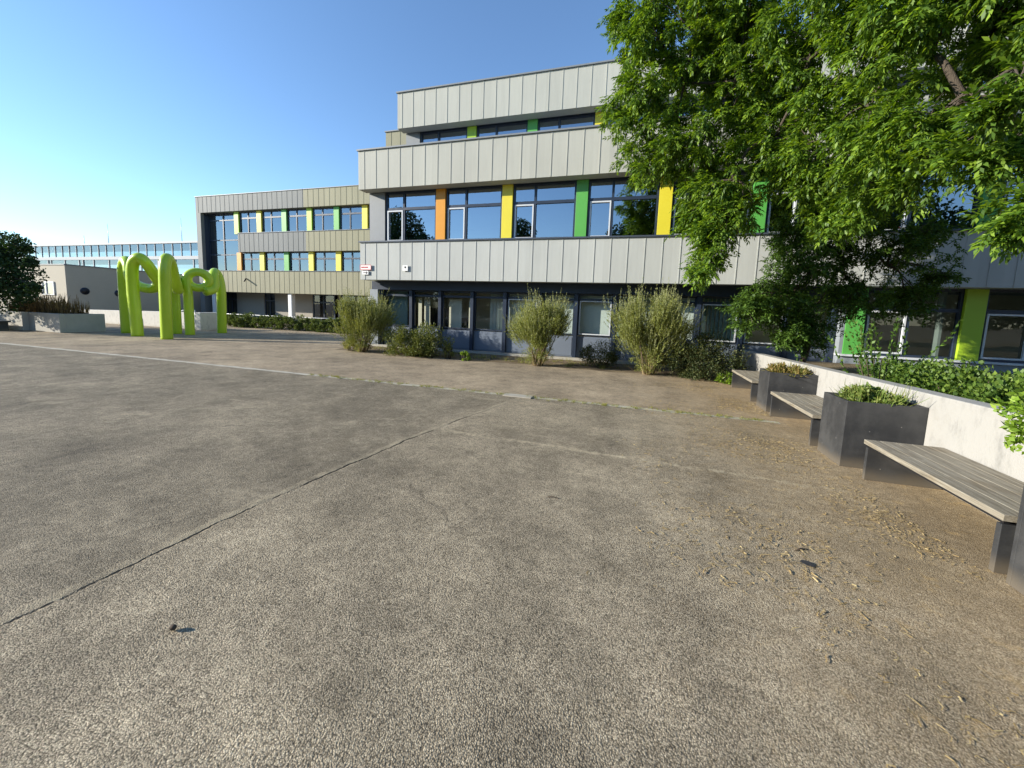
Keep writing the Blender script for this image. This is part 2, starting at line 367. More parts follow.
def asphalt():
    m, nt, out = new_mat('weathered_asphalt'); v = coords(nt); X, Y, Z = sep(nt, v)
    wob = math_(nt,'SUBTRACT',noise(nt, v, 1.6, 5, .6),.5); wob2 = math_(nt,'SUBTRACT',noise(nt, v, 9, 5, .65),.5)
    big = noise(nt, v, .45, 6, .6); med = noise(nt, v, 1.7, 9, .72); sml = noise(nt, v, 11, 7, .75)
    # exposed stones
    vd = math_(nt,'MULTIPLY',voro(nt, v, 150),1.0)
    vc = sep(nt, voro(nt, v, 150, 'Color'))[0]
    vc2 = sep(nt, voro(nt, v, 320, 'Color'))[0]
    st = math_(nt,'ADD',math_(nt,'MULTIPLY',vc,.6),math_(nt,'MULTIPLY',vc2,.4))
    stone = ramp(nt, st, [(.12,(.135,.118,.090)),(.45,(.285,.255,.205)),(.7,(.37,.335,.27)),(.95,(.52,.48,.40))])
    # side masks
    xc = math_(nt,'MULTIPLY_ADD', math_(nt,'MULTIPLY',Y,Y), .021, -2.92)
    dcr = math_(nt,'ADD',math_(nt,'SUBTRACT',X,xc),math_(nt,'ADD',math_(nt,'MULTIPLY',wob,.16),math_(nt,'MULTIPLY',wob2,.06)))
    nearY = smooth(nt, Y, 7.15, 6.95)
    left = math_(nt,'MULTIPLY', smooth(nt, dcr, .05, -.08), nearY)
    far = smooth(nt, Y, 7.0, 7.2)
    c = stone
    c = mixc(nt, 1, c, ramp(nt, vd, [(.25,1.12),(.55,.92),(.8,.42)]), 'MULTIPLY')  # gaps between stones darkened: dark binder plus occlusion painted into the colour
    c = mixc(nt, math_(nt,'MULTIPLY',left,.14), c, (.150,.142,.120))
    c = mixc(nt, left, c, mixc(nt, 1, c, (.80,.80,.80), 'MULTIPLY'))
    c = mixc(nt, math_(nt,'MULTIPLY',far,.5), c, (.30,.25,.195))
    # tone patches
    tone = ramp(nt, med, [(.28,.56),(.5,.98),(.72,1.34)])
    c = mixc(nt, 1, c, tone, 'MULTIPLY')
    bt = ramp(nt, big, [(.3,.66),(.5,1.0),(.68,1.2)])
    c = mixc(nt, 1, c, bt, 'MULTIPLY')
    # pale dust streaks (drying puddle edges), mostly on the left field
    sv = mapping(nt, v, (.6,1.15,1), rot=(0,0,.35)); sn = noise(nt, sv, 1.7, 10, .74, .4)
    streak = math_(nt,'MULTIPLY', smooth(nt, sn, .52, .72), math_(nt,'MULTIPLY_ADD', left, .22, .2))
    c = mixc(nt, streak, c, (.46,.42,.34))
    ring = math_(nt,'ABSOLUTE', math_(nt,'SUBTRACT', noise(nt, v, .55, 2, .4), .5))
    c = mixc(nt, math_(nt,'MULTIPLY', smooth(nt, ring, .014, .0), .10), c, (.46,.42,.34))
    # brown dust towards the benches
    bx = smooth(nt, math_(nt,'ADD',X,math_(nt,'MULTIPLY',math_(nt,'ADD',wob,wob2),1.6)), -.2, 2.4)
    c = mixc(nt, math_(nt,'MULTIPLY',bx,.42), c, (.30,.225,.13))
    bn = smooth(nt, noise(nt, v, 5, 7, .72), .54, .68)
    c = mixc(nt, math_(nt,'MULTIPLY',math_(nt,'MULTIPLY',bx,bn),.5), c, (.42,.31,.155))
    # dark stains
    sd = smooth(nt, noise(nt, mapping(nt, v, loc=(7.3,2.1,0)), .8, 6, .62), .56, .72)
    c = mixc(nt, math_(nt,'MULTIPLY',sd,.42), c, (.11,.096,.072))
    # pale sandy joint running to the right
    yj = math_(nt,'ADD', math_(nt,'MULTIPLY_ADD', X, .04, Y), math_(nt,'ADD',math_(nt,'MULTIPLY',wob,.16),math_(nt,'MULTIPLY',wob2,.09)))
    jl = smooth(nt, math_(nt,'ABSOLUTE', math_(nt,'SUBTRACT', yj, 4.52)), .07, .0)
    jl = math_(nt,'MULTIPLY', jl, math_(nt,'MULTIPLY', smooth(nt, X, -2.6, -2.3), smooth(nt, X, 2.4, 1.2)))
    c = mixc(nt, math_(nt,'MULTIPLY',math_(nt,'MULTIPLY',jl,.55),smooth(nt,sml,.35,.6)), c, (.46,.42,.33))
    # repaired ridge beside the crack, and the crack itself
    ridge = math_(nt,'MULTIPLY', math_(nt,'MULTIPLY', smooth(nt, dcr, -.085, -.045), smooth(nt, dcr, .02, -.005)), nearY)
    c = mixc(nt, math_(nt,'MULTIPLY',math_(nt,'MULTIPLY',ridge,.62),smooth(nt,noise(nt,v,4,6,.7),.36,.62)), c, (.34,.315,.25))
    broke = smooth(nt, noise(nt, v, 2.4, 5, .7),   .43, .50)
    cr = math_(nt,'MULTIPLY', math_(nt,'MULTIPLY', smooth(nt, math_(nt,'ABSOLUTE', math_(nt,'SUBTRACT', dcr, .012)), .016, .004), broke), math_(nt,'MULTIPLY', nearY, smooth(nt, Y, 6.3, 4.8)))
    c = mixc(nt, cr, c, (.02,.018,.015))
    # side cracks
    vcr = nt.nodes.new('ShaderNodeTexVoronoi'); vcr.feature = 'DISTANCE_TO_EDGE'
    wv = nt.nodes.new('ShaderNodeVectorMath'); wv.operation = 'ADD'
    nz = nt.nodes.new('ShaderNodeTexNoise'); nz.inputs['Scale'].default_value = 1.1; nz.inputs['Detail'].default_value = 6
    nt.links.new(v, nz.inputs['Vector']); nt.links.new(v, wv.inputs[0]); nt.links.new(nz.outputs['Color'], wv.inputs[1])
    nt.links.new(wv.outputs[0], vcr.inputs['Vector']); vcr.inputs['Scale'].default_value = .38
    c2 = math_(nt,'MULTIPLY', smooth(nt, vcr.outputs['Distance'], .006, .001), math_(nt,'MULTIPLY', smooth(nt, noise(nt, v, .9, 3), .5, .58), smooth(nt, Y, 7, 6.5)))
    c = mixc(nt, math_(nt,'MULTIPLY',c2,.35), c, (.05,.045,.04))
    # fine grain
    c = mixc(nt, 1, c, math_(nt,'MULTIPLY_ADD', sml, 1.3, .35), 'MULTIPLY')
    spk = smooth(nt, voro(nt, v, 21), .16, .08)
    c = mixc(nt, math_(nt,'MULTIPLY',spk,math_(nt,'MULTIPLY',smooth(nt,noise(nt,v,3,4),.45,.6),.45)), c, (.55,.51,.42))
    h = math_(nt,'ADD', math_(nt,'MULTIPLY', math_(nt,'SUBTRACT', 1, vd), 1.0), math_(nt,'MULTIPLY', noise(nt, v, 220, 4, .7), .6))
    h = math_(nt,'ADD', h, math_(nt,'MULTIPLY', med, .8))
    h = math_(nt,'ADD', h, math_(nt,'MULTIPLY', ridge, .8)); h = math_(nt,'SUBTRACT', h, math_(nt,'MULTIPLY', cr, 3))
    c = mixc(nt, 1, c, (1.13,1.045,.895), 'MULTIPLY')
    principled(nt, out, c, .9, 0, bump(nt, h, .68, .008), .25); return m
M['asphalt'] = asphalt()
def strip_mat():
    m, nt, out = new_mat('joint_strip_concrete'); v = coords(nt); X, Y, Z = sep(nt, v)
    a = noise(nt, v, 3, 7, .7); b = noise(nt, v, 26, 6, .75)
    c = ramp(nt, a, [(.3,(.30,.27,.22)),(.5,(.44,.405,.33)),(.7,(.54,.50,.42))])
    w = math_(nt,'MULTIPLY', smooth(nt, b, .46, .6), smooth(nt, X, -7, -2.5))
    c = mixc(nt, math_(nt,'MULTIPLY',w,.8), c, (.30,.27,.09))
    c = mixc(nt, 1, c, math_(nt,'MULTIPLY_ADD', b, .9, .55), 'MULTIPLY')
    principled(nt, out, c, .95, 0, bump(nt, b, .6, .01), .2); return m
M['strip'] = strip_mat()

# ------------------------------------------------------------------ ground and setting
mb = MB(); mb.add([(-600,-600,0),(600,-600,0),(600,600,0),(-600,600,0)], [(0,1,2,3)])
tag(build('ground', mb, M['asphalt']), kind='structure')
mb = MB(); xs = np.linspace(-26, 2.35, 90)
for i in range(len(xs)-1):
    j = lambda k, s: .014*math.sin(k*2.3+s)+.01*math.sin(k*7.1+s)
    mb.add([(xs[i],6.97+j(i,0),.004),(xs[i+1],6.97+j(i+1,0),.004),(xs[i+1],7.11+j(i+1,2),.004),(xs[i],7.11+j(i,2),.004)], [(0,1,2,3)])
tag(build('paving_strip', mb, M['strip']), kind='structure')
mb = MB(); xs = np.linspace(-10.2, 2.9, 60); ed = [11.28-.35*max(0,(x-1)/2)+.10*math.sin(x*1.7)+.07*math.sin(x*4.3) for x in xs]
for i in range(len(xs)-1):
    mb.add([(xs[i],ed[i],.004),(xs[i+1],ed[i+1],.004),(xs[i+1],12.95,.03),(xs[i],12.95,.03)], [(0,1,2,3)])
tag(build('planting_bed', mb, M['soil']), kind='structure')
mb = MB(); mb.box(3.36, 20, 2.0, 12.6, -.3, .52)
tag(build('raised_bed_soil', mb, M['soil']), kind='structure')
mb = MB(); mb.box(-10.6, 3.0, 12.95, 13.1, -.2, .11)
tag(build('kerb_ledge', mb, M['rough_conc']), kind='structure')

# ------------------------------------------------------------------ main school building
B = thing('school_building', 'large grey metal-clad school building with stepped storeys beyond the court', 'building', (-9.87,13.2,0))
XR = 21.0
def seams(mb, x0, x1, y, z0, z1, pitch, off, d=.011, w=.022):
    k = math.ceil((x0-off)/pitch)
    while off+k*pitch < x1-.03:
        x = off+k*pitch
        if x > x0+.03: mb.box(x-w/2, x+w/2, y-d, y-.001, z0, z1)
        k += 1
# panel material coordinates are relative to the building origin: seams start at -9.68
def band(x0, x1, y0, y1, z0, z1, mat, root, first, cop='coping', pitch=PW, d=.011):
    mb = MB(); mb.box(x0, x1, y0, y1, z0, z1); seams(mb, x0, x1, y0, z0+.012, z1-.004, pitch, first, d)
    o = build('panel_band', mb, mat, root)
    c = MB(); c.box(x0-.04, x1, y0-.05, y1, z1+.002, z1+.05); build('coping', c, M[cop], o)
    return o
band(-9.87, XR, 12.40, 12.84, 2.58, 3.93, M['sheet'], B, -9.66, 'dark_coping')
band(-9.92, XR, 12.40, 12.84, 5.83, 7.17, M['sheet_warm'], B, -9.66)
band(-9.48, XR, 14.20, 14.64, 8.68, 10.00, M['sheet_warm'], B, -9.27)
# soffits, roofs, floors, side and rear walls of the shell
mb = MB(); mb.box(-9.80, XR, 12.842, 24, 2.60, 3.90); mb.box(-9.80, XR, 12.842, 24, 5.85, 7.12); mb.box(-9.40, XR, 14.642, 24, 8.72, 9.95)
mb.box(-9.80, -9.6, 13.45, 24, 0, 2.598); mb.box(-9.80,-9.6,13.1,24,3.902,5.848); mb.box(-9.40,-9.2,14.9,24,7.122,8.718)
mb.box(-9.6, XR, 23.8, 24, .12, 2.598); mb.box(-9.6, XR, 23.8, 24, 3.902, 5.848); mb.box(-9.2, XR, 23.8, 24, 7.122, 8.718)
mb.box(XR-.2, XR, 13.4, 23.8, .0, 2.598); mb.box(XR-.2, XR, 13.4, 23.8, 3.902, 5.848); mb.box(XR-.2,XR,14.9,23.8,7.122,8.718)
build('shell_wall', mb, M['slate'], B)
mb = MB(); mb.box(-9.6, XR-.2, 13.35, 23.8, -.1, .12); build('room_floor', mb, M['interior'], B)
mb = MB()   # partition walls deeper in the rooms
mb.box(-9.59, XR-.21, 15.7, 15.85, .122, 2.597); build('ground_floor_partition', mb, M['interior'], B)
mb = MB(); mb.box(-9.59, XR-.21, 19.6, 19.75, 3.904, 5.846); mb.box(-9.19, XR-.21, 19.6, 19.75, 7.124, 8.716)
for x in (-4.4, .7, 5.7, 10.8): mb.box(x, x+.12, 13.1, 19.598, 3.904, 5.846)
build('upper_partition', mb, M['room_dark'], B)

def window(root, x0, x1, z0, z1, y, xm=None, zt=None, sash=True, glass='glass', fw=.06, frame='navy', fd=.09):
    f = MB()
    f.box(x0, x0+fw, y, y+fd, z0, z1); f.box(x1-fw, x1, y, y+fd, z0, z1)
    f.box(x0+fw, x1-fw, y, y+fd, z1-fw, z1); f.box(x0+fw, x1-fw, y, y+fd, z0, z0+fw)
    zs = [z0+fw] + ([zt-fw*.8, zt+fw*.8] if zt else []) + [z1-fw]
    segs = [(zs[i], zs[i+1]) for i in range(0, len(zs), 2)]
    if zt: f.box(x0+fw, x1-fw, y+.005, y+fd, zt-fw*.8, zt+fw*.8)
    if xm:
        for a, b in segs: f.box(xm-fw*.6, xm+fw*.6, y+.002, y+fd, a, b)
    o = build('window', f, M[frame], root)
    p = MB(); yy = y+fd*.6
    p.add([(x0+fw*.5,yy,z0+fw*.5),(x1-fw*.5,yy,z0+fw*.5),(x1-fw*.5,yy,z1-fw*.5),(x0+fw*.5,yy,z1-fw*.5)], [(0,1,2,3)])
    build('pane', p, M[glass], o)
    if sash and xm:
        a, b = x0+fw+.004, xm-fw*.6-.004; c, d = segs[0][0]+.004, segs[0][1]-.004; w = .045
        s = MB(); s.box(a,a+w,y-.012,y+.04,c,d); s.box(b-w,b,y-.012,y+.04,c,d); s.box(a+w,b-w,y-.012,y+.04,d-w,d); s.box(a+w,b-w,y-.012,y+.04,c,c+w)
        build('sash', s, M['sash'], o)
    return o
# storey with coloured pillars, row 2
pil2 = [(-6.99,'orange'),(-4.49,'yellow'),(-1.98,'green'),(.53,'yellow'),(3.03,'green'),(5.54,'lime'),(8.05,'green'),(10.56,'yellow'),(13.07,'orange'),(15.58,'green'),(18.1,'lime')]
mb = MB(); mb.box(-9.80, -9.13, 12.87, 13.09, 3.985, 5.828); build('end_panel', mb, M['coping'], B)
x = -9.12
for i, (px, c) in enumerate(pil2):
    window(B, x+.01, px-.01, 3.99, 5.825, 12.92, x+.01+.76, 5.22)
    mb = MB(); mb.box(px, px+.37, 12.85, 13.05, 3.985, 5.828); build('coloured_pillar', mb, M[c], B, .004)
    x = px+.37
window(B, x+.01, XR-.02, 3.99, 5.825, 12.92, None, 5.22)
# storey 3
pil3 = [(-6.64,'lime'),(-4.2,'green'),(-1.73,'yellow'),(.75,'green'),(3.2,'yellow'),(5.7,'lime'),(8.2,'green'),(10.7,'yellow'),(13.2,'orange'),(15.7,'green'),(18.2,'lime')]
mb = MB(); mb.box(-9.38, -8.75, 14.67, 14.9, 7.2, 8.678); build('end_panel', mb, M['coping'], B)
x = -8.74
for i, (px, c) in enumerate(pil3):
    window(B, x+.01, px-.01, 7.25, 8.675, 14.72, x+.01+.8, None, False)
    mb = MB(); mb.box(px, px+.37, 14.65, 14.85, 7.2, 8.678); build('coloured_pillar', mb, M[c], B)
    x = px+.37
window(B, x+.01, XR-.02, 7.25, 8.675, 14.72, None, None, False)
mb = MB(); mb.box(-8.74, XR, 14.66, 14.9, 7.16, 7.248); build('window_sill', mb, M['coping'], B)
# rear block with yellowish cladding peeping out left of the top storey
band(-12.0, -9.4, 17.0, 23.9, 8.9, 9.96, M['sheet_tan'], B, -11.7)
mb = MB(); mb.box(-11.9, -9.82, 17.3, 23.8, 0, 8.88); build('rear_block_wall', mb, M['sheet_tan'], B)
# ground floor, left part: beam, column, navy posts, panels, windows
mb = MB(); mb.box(-9.84, 5.45, 13.02, 13.3, 2.26, 2.578); build('beam', mb, M['navy'], B)
mb = MB(); mb.box(-9.89, -9.53, 12.98, 13.3, 0, 2.255); build('column', mb, M['column'], B, .01)
post = [-9.46,-8.15,-6.92,-5.62,-4.36,-3.10,-1.84,-.58,.67,1.92,3.12,4.3,5.42]
fl = {0:'teal',3:'strips',4:'blind',5:'blind',6:'blind',7:'blindhalf',8:'blind',9:'teal',11:'strips'}
for i, x in enumerate(post):
    mb = MB(); mb.box(x-.06, x+.06, 13.09, 13.35, .112, 2.255); build('navy_post', mb, M['navy'], B)
    if i == len(post)-1: break
    a, b = x+.062, post[i+1]-.062
    mb = MB(); mb.box(a, b, 13.2, 13.3, .113, .83); mb.box(a+.04, b-.04, 13.19, 13.1995, .16, .79); build('lower_panel', mb, M['slate'], B)
    window(B, a, b, .86, 2.25, 13.2, None, 2.06, False, 'glass_low', .045)
    if i in (4, 6, 9, 10):
        mb = MB(); z0, z1 = .9, 2.03; mb.box(a+.05,a+.085,13.17,13.199,z0,z1); mb.box(b-.085,b-.05,13.17,13.199,z0,z1); mb.box(a+.085,b-.085,13.17,13.199,z1-.035,z1); mb.box(a+.085,b-.085,13.17,13.199,z0,z0+.035)
        build('opening_sash', mb, M['sash'], B)
    k = fl.get(i)
    if k in ('teal','strips'):
        mb = MB(); n = 9; w = (b-a)*(.72 if i == 0 else 1)/n
        for j in range(n):
            if k == 'strips' and j < 4 and i == 3: continue
            xx = a+j*w; ang = .35 if k == 'teal' else .7
            dx, dy = w*.46*math.cos(ang), w*.46*math.sin(ang)
            mb.hexa([(xx+w/2-dx,13.5-dy,.9),(xx+w/2+dx,13.5+dy,.9),(xx+w/2+dx,13.502+dy,.9),(xx+w/2-dx,13.502-dy,.9)],
                    [(xx+w/2-dx,13.5-dy,2.24),(xx+w/2+dx,13.5+dy,2.24),(xx+w/2+dx,13.502+dy,2.24),(xx+w/2-dx,13.502-dy,2.24)])
        build('blind_or_sun_catcher', mb, M['blind_teal' if k == 'teal' else 'blind'], B)
    elif k in ('blind','blindhalf'):
        mb = MB(); mb.box(a if k == 'blind' else a+.35, b, 13.42, 13.424, .88, 2.24); build('roller_blind', mb, M['blind'], B)
        if k == 'blindhalf' or i == 4:
            mb = MB(); mb.box(a, a+.34, 13.46, 13.464, .88, 2.24); build('roller_blind', mb, M['blind_teal'], B)
for a, b, y in ((-8.42,-8.23,13.5),(-8.05,-7.9,13.5),(-7.86,-7.6,13.62),(-6.72,-6.2,13.5),(-5.9,-5.75,13.5)):  # cream pieces added close behind the glass to catch sun and brighten the rooms
    mb = MB(); mb.box(a, b, y, y+.006, .9, 1.98); build('blind_or_sun_catcher', mb, M['interior'], B)
# ground floor, right part: coloured pillars, deep sill, pale wall
mb = MB(); mb.box(5.5, XR, 12.86, 13.3, .0, .70); build('plinth_wall', mb, M['column'], B)
mb = MB(); mb.box(5.5, XR, 12.80, 13.3, .703, .755); build('window_sill', mb, M['sash'], B)
mb = MB(); mb.box(5.5, 5.585, 12.87, 13.3, .757, 2.575); build('end_panel', mb, M['column'], B)
pg = [(5.59,'green'),(8.05,'lime'),(10.56,'yellow'),(13.07,'green'),(15.58,'orange'),(18.1,'green')]
for i, (px, c) in enumerate(pg):
    mb = MB(); mb.box(px, px+.42, 12.85, 13.1, .757, 2.575); build('coloured_pillar', mb, M[c], B, .004)
    x1 = pg[i+1][0] if i+1 < len(pg) else XR
    window(B, px+.43, x1-.01, .76, 2.57, 12.92, px+.43+.95, 2.02, True, 'glass_dark')
    mb = MB(); mb.box(x1-.30, x1-.24, 13.1, 13.3, .8, 2.5); build('curtain', mb, M['blind'], B)
# things inside the ground-floor room
t = thing('storage_cabinet', 'tall dark brown cabinet seen through the second ground-floor window', 'cabinet', (-8.0,15,.12))
mb = MB(); mb.box(-8.4,-7.6,14.8,15.2,.12,1.62); build('cabinet_body', mb, M['wood_int'], t); mb = MB(); mb.box(-8.38,-8.01,14.77,14.797,.2,1.58); mb.box(-7.99,-7.62,14.77,14.797,.2,1.58); build('cabinet_door', mb, M['wood_int'], t)
t = thing('office_desk', 'white office desk behind the third ground-floor window', 'desk', (-6.6,14.3,.12))
mb = MB(); mb.box(-7.6,-5.4,14.0,14.7,.83,.86); build('desk_top', mb, M['white'], t)
for x in (-7.55,-5.5): mb = MB(); mb.box(x,x+.05,14.05,14.65,.12,.828); build('leg', mb, M['black'], t)
def monitor(x, y, lab):
    t = thing('computer_monitor', lab, 'monitor', (x,y,.86), 'computer monitors on the office desk')
    mb = MB(); mb.box(x-.26,x+.26,y,y+.04,.96,1.26); build('screen', mb, M['black'], t)
    mb = MB(); mb.box(x-.03,x+.03,y+.041,y+.07,.875,1.1); mb.box(x-.12,x+.12,y-.04,y+.14,.861,.874); build('stand', mb, M['black'], t)
monitor(-6.55, 14.3, 'black monitor, right one of the two on the office desk')
monitor(-7.15, 14.4, 'black monitor, left one of the two on the office desk')
# things on upper window sills
t = build('storage_box', MB().box(-8.62,-8.40,13.06,13.2,3.992,4.25), M['white'], None, .008, None); tag(t, 'small white box on the sill of the leftmost upper window', 'box', kind='thing')
t = build('storage_box', MB().box(4.25,4.5,13.06,13.2,3.992,4.3), simple('pink_card', (.6,.45,.42), .7), None, .008, None); tag(t, 'pale pink box on an upper sill seen through the big tree', 'box', kind='thing')
fc = [(.6,.1,.05),(.1,.25,.5),(.65,.55,.1),(.6,.25,.1),(.1,.4,.35),(.55,.12,.2),(.15,.35,.55)]
for i, c in enumerate(fc):
    x = 6.6+i*.16
    t = thing('paper_figure', 'small coloured paper figure in a row on an upper window sill', 'figure', (x,13.08,3.992), 'coloured figures on the window sill')
    mb = MB(); mb.tube([(x,13.1,3.993),(x,13.1,4.1)], [.04,.025], 8); build('body', mb, M['white'], t)
    mb = MB(); mb.tube([(x,13.1,4.10),(x,13.1,4.12),(x,13.1,4.17),(x,13.1,4.2)], [.02,.045,.045,.015], 8); build('head', mb, simple('paper', c, .8), t)

# signs on the lower band
def sign(name, lab, x0, x1, z0, z1, build_marks):
    t = thing(name, lab, 'sign', (x0,12.36,z0))
    mb = MB(); mb.box(x0,x1,12.352,12.364,z0,z1); build('sign_plate', mb, M['white'], t, .003); build_marks(t, x0, x1, z0, z1)
def red_marks(t, x0, x1, z0, z1):
    mb = MB(); y0, y1 = 12.347, 12.3515; w = .018
    mb.box(x0,x1,y0,y1,z1-w,z1); mb.box(x0,x1,y0,y1,z0,z0+w); mb.box(x0,x0+w,y0,y1,z0+w,z1-w); mb.box(x1-w,x1,y0,y1,z0+w,z1-w)
    build('red_border', mb, M['red'], t)
    mb = MB(); x = x0+.06
    for w in (.05,.03,.06,.04,.05,.03,.05): mb.box(x,x+w*.7,y0,y1,z0+.07,z1-.07); x += w
    build('red_lettering', mb, M['red'], t)
sign('warning_sign', 'white sign with a red border at the left end of the lower grey band', -9.85, -9.36, 2.93, 3.12, red_marks)
def arrow(t, x0, x1, z0, z1):
    y0, y1 = 12.347, 12.3515; zc = (z0+z1)/2; mb = MB()
    mb.box(x0+.05,x1-.1,y0,y1,zc-.012,zc+.012)
    mb.add([(x1-.1,y0,zc-.05),(x1-.03,y0,zc),(x1-.1,y0,zc+.05),(x1-.1,y1,zc-.05),(x1-.03,y1,zc),(x1-.1,y1,zc+.05)], [(0,1,2),(5,4,3),(0,3,4,1),(1,4,5,2),(2,5,3,0)])
    build('arrow', mb, M['black'], t)
sign('arrow_sign', 'small white sign with a black arrow pointing right, under the red-bordered sign', -9.75, -9.48, 2.76, 2.9, arrow)
def dot(t, x0, x1, z0, z1):
    mb = MB(); mb.cyl(((x0+x1)/2,12.3515,z0+.13), (0,-1,0), .035, .004, 12); build('emblem', mb, M['black'], t)
sign('notice_sign', 'small square white sign with a dark emblem on the fourth grey panel', -8.03, -7.81, 2.9, 3.1, dot)

# ------------------------------------------------------------------ left wing
LY = 26.0; LX0, LX1 = -38.33, -12.0
W = thing('school_wing', 'three-storey school wing with grey and yellowish cladding on the left', 'building', (LX0,LY,0))
P2 = .535
def wing_band(x0, x1, z0, z1, m, y1=LY+.45, cop='coping'):
    return band(x0, x1, LY, y1, z0, z1, M[m], W, -38.0, cop, P2, .014)
wing_band(LX0, -26.15, 9.34, 10.72, 'sheet_grey'); wing_band(-26.148, LX1, 9.34, 10.72, 'sheet_tan')
wing_band(-33.4, -25.98, 5.84, 7.42, 'sheet_grey', cop='dark_coping'); wing_band(-25.978, LX1, 5.84, 7.42, 'sheet_tan', cop='dark_coping')
wing_band(LX0+.9, LX1, 2.36, 4.20, 'sheet_tan', cop='dark_coping')
mb = MB(); mb.box(LX0, LX0+.55, LY, LY+2.2, .0, 9.338); build('end_fin', mb, M['sheet_grey'], W)
mb = MB()
mb.box(LX0+.05, LX1, LY+.452, 40, 9.4, 10.65); mb.box(-33.3, LX1, LY+.452, 40, 5.9, 7.4); mb.box(LX0+.9, LX1, LY+.452, 40, 2.4, 4.18)
mb.box(LX0+.1, LX0+.4, LY+2.2, 40, 0, 9.398); mb.box(LX0+.4, LX1, 39.7, 40, 0, 9.398)
build('shell_wall', mb, M['slate'], W)
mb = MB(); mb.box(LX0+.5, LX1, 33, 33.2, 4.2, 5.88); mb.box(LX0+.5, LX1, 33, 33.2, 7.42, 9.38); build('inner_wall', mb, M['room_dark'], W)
# tall corner glazing
mb = MB(); y = LY+.62; xs = [-37.7,-35.9,-34.1]; zs = [4.22,5.7,7.0,8.75,9.34]
for x in xs: mb.box(x-.05,x+.05,y,y+.12,4.2,9.34)
for z in zs: mb.box(-37.65,-34.15,y+.01,y+.11,z-.045,z+.045)
g = build('corner_glazing', mb, M['navy'], W)
mb = MB(); mb.add([(-37.7,y+.06,4.2),(-34.1,y+.06,4.2),(-34.1,y+.06,9.34),(-37.7,y+.06,9.34)],[(0,1,2,3)]); build('pane', mb, M['glass_wing'], g)
mb = MB(); mb.box(LX0+.56, -37.72, LY+.3, LY+.8, 2.4, 9.338); build('dark_reveal', mb, M['navy'], W)
SH=-.58
up = [(-33.55,'lime'),(-30.95,'yellow'),(-28.2,'green'),(-25.55,'lime'),(-22.85,'green'),(-20.15,'yellow'),(-17.4,'green'),(-14.7,'lime')]
lo = [(-33.4,'orange'),(-30.75,'yellow'),(-28.05,'green'),(-25.45,'yellow'),(-22.7,'yellow'),(-20.0,'green'),(-17.3,'yellow'),(-14.6,'green')]
for row, z0, z1 in ((up,7.44,9.335),(lo,4.22,5.835)):
    row = [(p+SH, c) for p, c in row]
    for i, (px, c) in enumerate(row):
        mb = MB(); mb.box(px, px+.5, LY+.28, LY+.6, z0, z1); build('coloured_pillar', mb, M[c], W)
        x1 = row[i+1][0] if i+1 < len(row) else LX1
        window(W, px+.54, x1-.02, z0, z1, LY+.4, px+.54+.95, z1-.55, False, 'glass_wing', .08)
# recessed ground floor with columns
mb = MB(); mb.box(-31.7, -27.4, 28, 28.3, 0, 2.398); mb.box(-36.4,-33.0,28,28.3,0,2.398); mb.box(-25.0+.0, LX1, 28.4, 28.7, 0, 2.398); build('recessed_wall', mb, M['render'], W)
for a, b in ((-37.8,-36.42),(-32.98,-31.72),(-27.38,-25.02),(-24.6,-21.5)):
    window(W, a, b, .3, 2.39, 28.05 if b < -25 else 28.3, (a+b)/2, 1.7, False, 'glass_dark', .08)
for x in (-37.1,-28.2,-20.2): mb = MB(); mb.box(x,x+.42,26.15,26.55,0,2.398); build('round_column', mb, M['white'], W, .06)
mb = MB(); mb.tube([(-32.6,25.97,3.55),(-32.35,25.6,3.3)], .06, 8); build('rain_spout', mb, M['black'], W)
mb = MB(); mb.box(-21.5,-20.8,27.5,28.3,10.66,11.4); build('roof_vent', mb, M['coping'], W)

# ------------------------------------------------------------------ far glazed gallery, annex
G = thing('glazed_gallery', 'long low glazed gallery building with pale frames behind the beige annex', 'building', (-56,38,0))
mb = MB(); gx0, gx1, gy = -110, -55, 38
mb.box(gx0, gx1, gy-.1, gy+6, 9.05, 9.3); mb.box(gx0, gx1, gy-.05, gy+6, 6.9, 7.35); mb.box(gx0, gx1, gy-.05, gy+6, 3.2, 3.6)
build('roof_beam', mb, M['gallery'], G)
mb = MB(); x = gx0; k = 0
while x < gx1:
    mb.box(x, x+.09, gy+.02, gy+.14, 7.35, 9.05)
    if k % 2 == 0: mb.box(x+.4, x+.55, gy+.02, gy+.16, 3.6, 6.9)
    if k % 5 == 1: mb.box(x+.6, x+1.4, gy+.02, gy+.15, 5.0, 5.12); mb.box(x+1.4, x+1.55, gy, gy+.2, 3.6, 6.9)
    x += 1.75; k += 1
build('mullion', mb, M['gallery'], G)
mb = MB(); mb.add([(gx0,gy+.1,3.6),(gx1,gy+.1,3.6),(gx1,gy+.1,9.05),(gx0,gy+.1,9.05)],[(0,1,2,3)]); build('pane', mb, M['glass_sky'], G)
mb = MB(); mb.add([(gx0,gy+5.8,3.6),(gx1,gy+5.8,3.6),(gx1,gy+5.8,9.05),(gx0,gy+5.8,9.05)],[(0,1,2,3)]); build('rear_pane', mb, M['glass_sky'], G)
mb = MB(); mb.box(gx0, gx1, gy+.3, gy+5.9, 0, 3.198); build('base_wall', mb, M['slate'], G)
mb = MB(); mb.tube([(-78,40,9.3),(-78,40,12.6)], [.05,.02], 6); mb.tube([(-62,40,9.3),(-62,40,12.9)], [.05,.02], 6); mb.tube([(-86,41,9.3),(-86,41,11.2)], [.05,.02], 6); build('antenna', mb, M['alu'], G)
